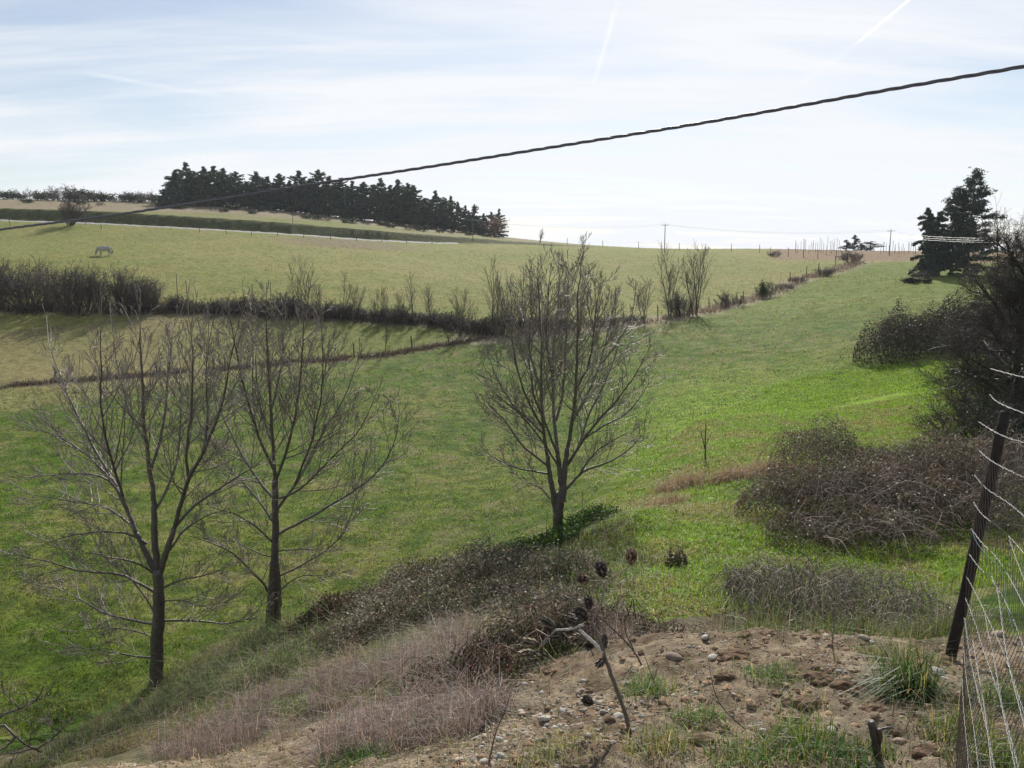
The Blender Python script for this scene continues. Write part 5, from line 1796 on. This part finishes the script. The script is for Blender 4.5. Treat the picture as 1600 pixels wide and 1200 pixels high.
tuft(1585, 1100, .25, 700, .20, (.06, .12, .03), "green grass tuft behind the wire mesh at the right edge", 411)
tuft(1560, 1185, .25, 700, .2, (.07, .12, .03), "grass tuft under the wire mesh in the right corner", 412, dry=.3)
tuft(760, 1080, .22, 800, .15, (.06, .10, .03), "dark green tuft at the left edge of the pebbles", 413, dry=.2)
tuft(700, 1110, .18, 700, .16, (.07, .12, .03), "green tuft among the dead stems left of the pebbles", 414)
tuft(850, 1185, .2, 350, .09, (.09, .14, .04), "small sparse green tuft among the pebbles at the bottom", 415, dry=.5)
tuft(560, 1185, .25, 900, .16, (.05, .11, .025), "dark green grass inside the dead stems at the bottom left", 416, dry=.15)
tuft(525, 1105, .2, 500, .14, (.08, .17, .03), "bright green tuft on the bare slope in the lower left", 417, dry=.05)
tuft(880, 1160, .25, 400, .10, (.13, .15, .05), "straw coloured tuft just left of the thistle's foot", 418, dry=.6)
P, g = scatter(30000, None, GRAVEL, 420, near_pow=.9)
nz = fbm(P[:, 0] * 1.5 + 9, P[:, 1] * 1.5 + 4, 3)
P = P[nz > .40]
mb = MB()
cc = jit((.11, .15, .05), len(P), .3, .1, g)
d = g.random(len(P)) < .55
cc[d] = jit((.33, .27, .18), int(d.sum()), .3, .08, g)
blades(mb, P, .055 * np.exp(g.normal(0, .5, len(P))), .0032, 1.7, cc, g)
tag(mb.build('sparse_grass', M['grass'], smooth=False), "thin sparse grass and straw over the gravel terrace", 'grass', kind='stuff')


# ------------------------------------------------------------------ the dried thistle and other stalks
def thistle():
    b = hit(985, 1146)
    Y0 = b[1]
    cv = lambda x, y: (780 + x * .3, 820 + y * .3)
    root = thing('dried_thistle', "tall dried thistle with grey forked stalk and spiny brown seed heads on the gravel", 'thistle', b)
    W = lambda x, y, dy=0.0: at(*cv(x, y), Y0 + dy) - b
    g = np.random.default_rng(61)

    def stem(pts, ra, rb, nm='stalk', col=(.20, .165, .13)):
        P, L = resample(chaikin(np.array(pts)), 18)
        P = P + g.normal(0, .0012, P.shape)
        mb = MB()
        tubes(mb, [(P, np.linspace(ra, rb, 18) * (1 + .06 * g.normal(size=18)))], 8, col=col)
        return mb.build(nm, M['thistle'], root)
    stem([W(682, 1095), W(672, 1040), W(640, 940), W(600, 820), W(560, 720), W(540, 650), W(515, 580), W(480, 505)], .0135, .0085, 'stalk', (.13, .11, .085))
    stem([W(540, 665), W(510, 630), W(470, 595), W(418, 545)], .011, .009, 'branch', (.50, .47, .42))
    stem([W(440, 520, .01), W(400, 535, .03), W(350, 545, .05), W(296, 546, .06)], .008, .006, 'branch', (.46, .43, .37))
    stem([W(480, 508), W(520, 430, -.02), W(545, 350, -.03), W(555, 290, -.03)], .007, .0055, 'branch', (.22, .19, .15))
    stem([W(552, 300, -.03), W(600, 268, -.05), W(650, 240, -.06), W(684, 205, -.07)], .0045, .0035, 'branch', (.25, .22, .16))
    stem([W(548, 290, -.03), W(510, 293, 0), W(465, 290, .02)], .003, .0025, 'branch', (.25, .22, .17))
    stem([W(298, 548, .06), W(250, 590, .07), W(215, 620, .07)], .006, .004, 'branch', (.2, .18, .16))
    stem([W(270, 570, .06), W(230, 625, .09), W(180, 665, .10)], .005, .004, 'branch', (.2, .18, .16))
    stem([W(605, 955), W(560, 940, -.03), W(505, 932, -.05)], .004, .003, 'branch', (.2, .17, .14))
    stem([W(540, 690, .03), W(550, 640, .05), W(548, 600, .05)], .005, .004, 'branch')
    stem([W(470, 510), W(440, 450, .02), W(470, 440, .03)], .004, .003, 'branch')

    def head(c, d, L, r_, col=(.17, .115, .075)):
        col = np.array(col) * np.array([.80, .88, .92])
        """an egg of overlapping pointed scales"""
        d = d / np.linalg.norm(d)
        a = np.cross(d, [.3, .5, .8])
        a /= np.linalg.norm(a)
        e = np.cross(d, a)
        mb = MB()
        prof = [(-.5, .25), (-.42, .62), (-.25, .92), (0, 1.0), (.22, .86), (.38, .62), (.48, .34)]
        pts = np.array([c + d * L * t for t, _ in prof])
        tubes(mb, [(pts, np.array([k for _, k in prof]) * r_ * .66)], 12, col=np.array(col) * .2)  # core darkened: painted shade seen between the scales
        V, T, C = [], [], []
        for ring in range(7):
            t = -.45 + .92 * ring / 6.6
            rr = np.interp(t, [p[0] for p in prof], [p[1] for p in prof]) * r_ * .9
            m = max(5, int(8 * rr / r_ + 2))
            for j in range(m):
                th = 2 * math.pi * (j + .5 * (ring % 2)) / m + g.normal(0, .08)
                rad = a * math.cos(th) + e * math.sin(th)
                tan = -a * math.sin(th) + e * math.cos(th)
                p0 = c + d * L * t + rad * rr
                ln = L * .30 * g.uniform(.8, 1.3)
                wdt = r_ * .30
                tip = p0 + d * ln * .9 + rad * r_ * g.uniform(.25, .62)
                m0 = p0 + d * ln * .4 + rad * r_ * .13
                k = len(V)
                V += [p0 - tan * wdt * .8, p0 + tan * wdt * .8, m0 + tan * wdt, m0 - tan * wdt, tip]
                T += [(k, k + 1, k + 2), (k, k + 2, k + 3), (k + 3, k + 2, k + 4)]
                cc = np.array(col) * math.exp(g.normal(0, .3))
                C += [cc * .25, cc * .25, cc, cc, cc * 2.1]  # scale bases darkened, shade of the gaps put into the colour
        mb.add(np.array(V), None, np.array(T), np.array(C))
        mb.build('seed_head', M['bract'], root, smooth=False)
    hs = [((688, 170), (.1, 0, 1), .078, .030, (.22, .14, .085), -.07), ((532, 240), (-.35, -.2, 1), .082, .031, (.13, .09, .075), -.03), ((440, 282), (-1, -.3, .15), .062, .027, (.20, .12, .08), .02), ((466, 408), (-.3, 0, 1), .075, .026, (.12, .09, .075), .03), ((432, 472), (-.9, -.2, .8), .085, .030, (.10, .075, .065), .0),
          ((385, 503), (-1, .1, .35), .062, .027, (.11, .085, .07), .04), ((258, 512), (-.9, 0, .6), .095, .026, (.15, .12, .09), .06), ((165, 612), (-1, 0, .12), .085, .026, (.27, .20, .13), .07), ((150, 668), (-1, -.2, -.1), .085, .026, (.25, .19, .125), .10), ((402, 588), (-.9, -.3, -.3), .068, .025, (.19, .13, .09), .03),
          ((470, 630), (-.4, -.6, .3), .058, .022, (.13, .09, .07), .02), ((548, 610), (.05, .4, 1), .07, .022, (.12, .095, .08), .05), ((528, 715), (-.7, -.3, -.5), .06, .024, (.15, .10, .08), -.02), ((465, 920), (-.9, -.3, .5), .062, .026, (.15, .115, .085), -.05)]
    for (x, y), d, L, r_, col, dy in hs:
        head(W(x, y, dy), np.array(d), L, r_, col)


thistle()


def stalk(name, lab, cat, paths, Y, col, r_, mat='twig'):
    """thin dead stems standing on the ground; the first point is the foot"""
    b = hit(*paths[0][0]) if Y is None else at(*paths[0][0], Y)
    g = np.random.default_rng(int(b[0] * 100) % 1000 + 5)
    mb = MB()
    for pp in paths:
        n = len(pp)
        P = np.array([at(u, v, b[1] + g.normal(0, .03) * (k > 0)) for k, (u, v) in enumerate(pp)]) - b[None]
        P, L = resample(chaikin(P), 14)
        tubes(mb, [(P, np.linspace(r_, r_ * .45, 14))], 6, col=np.array(col) * math.exp(g.normal(0, .15)))
        r_ = r_ * .7
    o = mb.build(name, M[mat])
    o.location = b
    return tag(o, lab, cat)


stalk('dead_weed', "long dark dead stem leaning left behind the thistle", 'stem', [[(1002, 1038), (990, 1015), (960, 985), (935, 962), (900, 940), (880, 930)], [(990, 1015), (975, 985), (978, 960)]], None, (.05, .04, .035), .007)
stalk('dead_weed', "thin upright dead stem on the gravel in front of the grey bramble", 'stem', [[(1304, 1028), (1299, 1005), (1306, 960), (1309, 900)], [(1304, 968), (1325, 900), (1338, 865)], [(1302, 985), (1312, 940), (1310, 910)]], None, (.16, .13, .10), .005)
stalk('dead_weed', "fine dead stem curving across the gravel left of the clods", 'stem', [[(1165, 1140), (1130, 1110), (1115, 1080), (1108, 1040)]], None, (.10, .08, .06), .004)
stalk('dead_weed', "thin brown dead weed standing at the bottom left of the pebbles", 'stem', [[(764, 1190), (775, 1140), (790, 1110), (798, 1080)], [(772, 1150), (760, 1120)], [(785, 1118), (778, 1095)]], None, (.12, .09, .08), .005)
stalk('dead_weed', "arching pale dead stem at the crest of the gravel", 'stem', [[(1224, 1000), (1226, 975), (1240, 966), (1262, 972), (1282, 988)], [(1226, 978), (1228, 960)]], None, (.30, .25, .2), .004)
stalk('dead_weed', "slim dead weed left of the arching stem at the gravel crest", 'stem', [[(1030, 1085), (1016, 1050), (1004, 1015)], [(1022, 1062), (1030, 1035)]], None, (.13, .10, .08), .004)
stalk('dead_sapling', "little dead sapling with a dark base standing on the level green ground", 'sapling', [[(1102, 719), (1102, 690), (1103, 660)], [(1102, 705), (1098, 685), (1094, 672)], [(1102, 700), (1108, 684), (1112, 676)]], None, (.06, .045, .04), .03)


def stump():
    b = hit(1368, 1186)
    mb = MB()
    g = np.random.default_rng(70)
    W = lambda u, v, dy=0: at(u, v, b[1] + dy) - b
    P, _ = resample(chaikin(np.array([W(1370, 1196), W(1370, 1170), W(1366, 1148), W(1361, 1127)])), 10)
    tubes(mb, [(P, np.linspace(.024, .019, 10) * (1 + .08 * g.normal(size=10)))], 9, col=(.055, .042, .033))
    P, _ = resample(chaikin(np.array([W(1371, 1165), W(1376, 1150, -.02), W(1374, 1140, -.03)])), 6)
    tubes(mb, [(P, np.linspace(.016, .011, 6))], 8, col=(.05, .04, .03))
    P, _ = resample(chaikin(np.array([W(1370, 1143), W(1382, 1137), W(1395, 1137)])), 6)
    tubes(mb, [(P, np.linspace(.008, .005, 6))], 6, col=(.06, .045, .035))
    o = mb.build('cut_stump', M['bark'])
    o.location = b
    tag(o, "small dark cut stump with a side twig at the bottom of the gravel", 'stump')


stump()


# ------------------------------------------------------------------ leaning post and the loose roll of wire mesh
def lean_post():
    b = hit(1485, 1028)
    top = at(1571, 645, b[1] - .05)
    mb = MB()
    g = np.random.default_rng(80)
    s = np.linspace(-.05, 1, 12)[:, None]
    P = b * (1 - s) + top * s - b + g.normal(0, .003, (12, 3))
    rad = np.linspace(.041, .036, 12) * (1 + .04 * g.normal(size=12))
    P = np.vstack([P, P[-1] + [0.004, 0, .012]])
    rad = np.append(rad, .03)
    tubes(mb, [(P, rad)], 10, col=(.028, .023, .020))
    o = mb.build('leaning_post', M['post'])
    o.location = b
    tag(o, "dark wooden post leaning to the right behind the wire mesh", 'post')


lean_post()
# each horizontal wire as a line in the view; its depth follows from a constant height along the loose roll
MESH = [
    [(1548, 576), (1562, 580), (1600, 590), (1680, 606)],
    [(1547, 616), (1556, 628), (1600, 646), (1680, 672)],
    [(1530, 659), (1546, 670), (1570, 683), (1600, 692), (1680, 716)],
    [(1527, 701), (1545, 718), (1570, 732), (1600, 746), (1680, 785)],
    [(1523, 742), (1540, 764), (1575, 784), (1610, 815), (1680, 870)],
    [(1521, 784), (1535, 806), (1568, 828), (1608, 872), (1670, 950)],
    [(1518, 826), (1535, 850), (1555, 866), (1580, 905), (1610, 965), (1650, 1060)],
    [(1515, 866), (1528, 885), (1552, 907), (1575, 945), (1600, 1010), (1640, 1130)],
    [(1511, 902), (1527, 930), (1543, 965), (1570, 1020), (1600, 1110), (1620, 1180)],
    [(1509, 935), (1525, 975), (1535, 1010), (1560, 1080), (1590, 1190), (1600, 1240)],
    [(1508, 965), (1516, 1030), (1530, 1090), (1545, 1150), (1560, 1230)],
    [(1506, 1010), (1510, 1060), (1520, 1120), (1528, 1190), (1534, 1240)],
    [(1504, 1060), (1506, 1110), (1512, 1170), (1518, 1240)],
]

MESH2 = [
    [(1576, 838), (1583, 859), (1600, 905), (1640, 1000)],
    [(1550, 900), (1555, 914), (1561, 929), (1567, 984), (1578, 1048), (1599, 1124), (1615, 1200)],
    [(1540, 960), (1543, 984), (1551, 1013), (1559, 1060), (1567, 1112), (1586, 1194), (1595, 1240)],
    [(1520, 1000), (1527, 1040), (1536, 1090), (1545, 1150), (1552, 1230)],
]


def mesh_fence():
    D0 = 3.3
    foot = hit(1500, 1190)
    root = thing('wire_mesh_fence', "loose curling end of a galvanised wire mesh fence hanging at the right edge", 'wire fence', (foot[0], foot[1], foot[2]))
    o0 = np.array(root.location)
    g = np.random.default_rng(90)
    N = 90
    rows = []
    for k, pts in enumerate(MESH + MESH2):
        D0 = 3.3 if k < len(MESH) else 2.9
        UV = np.array(pts, float)
        ratio = np.array([px_dir(u, v)[2] for u, v in UV]) / np.array([px_dir(u, v)[1] for u, v in UV])
        Z = ratio[0] * D0
        Yd = np.minimum(Z / ratio, D0)
        Yd = np.maximum(Yd, 1.3)
        P = np.array([at(u, v, y) for (u, v), y in zip(UV, Yd)])
        P, L = resample(chaikin(P, 3), N)
        if k < len(MESH):
            rows.append(P)
        # twisted pair: two strands winding round each other
        tw = np.linspace(0, L / .10 * 2 * math.pi, 400)
        Q = np.stack([np.interp(np.linspace(0, 1, 400), np.linspace(0, 1, N), P[:, i]) for i in range(3)], 1)
        T = norm(np.gradient(Q, axis=0))
        A = norm(np.cross(T, np.array([0, 0, 1.0])))
        B = np.cross(T, A)
        mb = MB()
        for ph in (0, math.pi):
            off = .0019 * (np.cos(tw + ph)[:, None] * A + np.sin(tw + ph)[:, None] * B)
            tubes(mb, [(Q + off - o0[None], np.full(400, .0008))], 5, col=(.13, .13, .13))
        mb.build('horizontal_wire', M['wire'], root)
    # upright stay wires: knotted from one horizontal to the next
    for j in range(36):
        s = (j / 35) ** .9
        mb = MB()
        P = []
        for k in range(3, len(rows)):
            i = s * .97 * (N - 1)
            a = int(i)
            q = rows[k][a] + (rows[k][min(a + 1, N - 1)] - rows[k][a]) * (i - a)
            P.append(q)
        P.append(P[-1] + np.array([0, 0, -.35]))
        P, _ = resample(np.array(P), 50)
        P += g.normal(0, .0008, P.shape)
        tubes(mb, [(P - o0[None], np.full(50, .0011))], 4, col=(.12, .095, .08))
        mb.build('stay_wire', M['rust'], root)
    # loose strand hanging in front
    mb = MB()
    loose = [(1518, 826), (1526, 850), (1545, 870), (1567, 892), (1570, 925), (1578, 970), (1592, 1015), (1610, 1060)]
    P, _ = resample(chaikin(np.array([at(u, v, 3.1 - .05 * i) for i, (u, v) in enumerate(loose)])), 40)
    tubes(mb, [(P - o0[None], np.full(40, .0014))], 6, col=(.35, .48, .43))
    mb.build('loose_wire', M['wire'], root)
    mb = MB()
    loose = [(1506, 965), (1512, 1010), (1514, 1035), (1521, 1065), (1524, 1110), (1530, 1160), (1534, 1215)]
    P, _ = resample(chaikin(np.array([at(u, v, 3.15 - .06 * i) for i, (u, v) in enumerate(loose)])), 40)
    tubes(mb, [(P - o0[None], np.full(40, .0013))], 6, col=(.3, .36, .33))
    mb.build('loose_wire', M['wire'], root)


mesh_fence()


# ------------------------------------------------------------------ bare shrub tips at the lower left corner
def corner_shrub():
    Y = 9.6
    b = on((-60 - 800) / F * Y * 1.2, Y)
    root = thing('bare_shrub', "knobbly bare shrub branches poking into the lower left corner", 'shrub', b)
    W = lambda x, y, dy=0: at(x * .375, 800 + y * .375, Y + dy) - b
    g = np.random.default_rng(95)
    L = [([np.array([0, 0, -.2]), W(-120, 1000), W(0, 855), W(60, 940), W(140, 985), W(170, 1005)], .03),
         ([W(-60, 900), W(0, 845), W(80, 820), W(150, 790), W(185, 720)], .018), ([W(140, 985), W(190, 970), W(230, 930), W(270, 890), W(315, 855)], .016), ([W(60, 945), W(0, 1000), W(-60, 1010)], .014),
         ([W(150, 790), W(190, 765), W(215, 742)], .01), ([W(80, 820), W(60, 790), W(20, 760), W(0, 700)], .012), ([W(120, 975), W(135, 920), W(128, 860)], .009), ([W(140, 985), W(60, 1010), W(0, 1005)], .012), ([W(225, 935), W(215, 880), W(190, 850)], .008)]
    ps, tw = [], []
    for pts, r_ in L:
        P, ln = resample(chaikin(np.array(pts)), 14)
        P += g.normal(0, .008, P.shape)
        ps.append((P, np.linspace(r_, max(.004, r_ * .4), 14)))
        out = [[], []]
        for t in np.arange(.3, 1, .12):
            j = int(t * 13)
            d = norm(norm(P[j] - P[j - 1]) + g.normal(0, .6, 3))
            grow(P[j], d, g.uniform(.1, .35), .005, 0, dict(seg=[4, 3], up=[.05, .05], wob=[.2, .2], taper=[.6, .6], kids=[2], t0=[.3], ang=[.8], rat=[.5], rr=.7, rmin=.003), out, g)
        tw += out[0] + out[1]
    mb = MB()
    tubes(mb, ps, 7, col=(.10, .08, .065))
    tubes(mb, [(p, r_) for p, r_ in tw], 4, col=(.11, .09, .075))
    mb.build('branches', M['bark'], root)


corner_shrub()


# ------------------------------------------------------------------ the overhead cable
def cable():
    pts = [(-340, 408, 9.6), (-200, 388, 9.2), (0, 358, 8.7), (145, 341, 8.4), (300, 318, 8.0), (500, 286, 7.6), (650, 264, 7.2), (800, 240, 6.9), (950, 216, 6.6), (1100, 192, 6.3), (1250, 165, 6.0), (1400, 138, 5.7), (1500, 121, 5.5), (1600, 104, 5.3), (1750, 76, 5.0), (1900, 46, 4.8)]
    P, L = resample(chaikin(np.array([at(*p) for p in pts]), 3), 900)
    T = norm(np.gradient(P, axis=0))
    A = norm(np.cross(T, np.array([0, 0, 1.0])))
    B = np.cross(T, A)
    g = np.random.default_rng(99)
    ph0 = np.linspace(0, L / .42 * 2 * math.pi, 900) + np.cumsum(g.normal(0, .035, 900))
    root = thing('overhead_cable', "thick twisted black overhead cable crossing the whole sky", 'cable', P[450])
    for k in range(3):
        mb = MB()
        ph = ph0 + k * 2 * math.pi / 3
        off = .0070 * (np.cos(ph)[:, None] * A + np.sin(ph)[:, None] * B)
        tubes(mb, [(P + off - P[450][None], np.full(900, .0066))], 8, col=(.075, .072, .082))
        mb.build('strand', M['cable'], root)


cable()


# ------------------------------------------------------------------ thin haze in the valley air
def haze():
    mb = MB()
    x0, x1, y0, y1, z0, z1 = -620, 620, -60, 640, -26, 34
    V = [(x, y, z) for x in (x0, x1) for y in (y0, y1) for z in (z0, z1)]
    Q = [(0, 1, 3, 2), (4, 6, 7, 5), (0, 4, 5, 1), (2, 3, 7, 6), (0, 2, 6, 4), (1, 5, 7, 3)]
    mb.add(V, Q)
    m = bpy.data.materials.new('haze')
    m.use_nodes = True
    t = m.node_tree
    t.nodes.clear()
    out = t.nodes.new('ShaderNodeOutputMaterial')
    pv = t.nodes.new('ShaderNodeVolumePrincipled')
    pv.inputs['Color'].default_value = (.86, .92, 1, 1)
    pv.inputs['Density'].default_value = .00015
    pv.inputs['Anisotropy'].default_value = .3
    t.links.new(pv.outputs[0], out.inputs['Volume'])
    o = mb.build('haze', m, smooth=False)
    tag(o, "thin pale haze softening the far hill and grove", 'haze', kind='stuff')


haze()
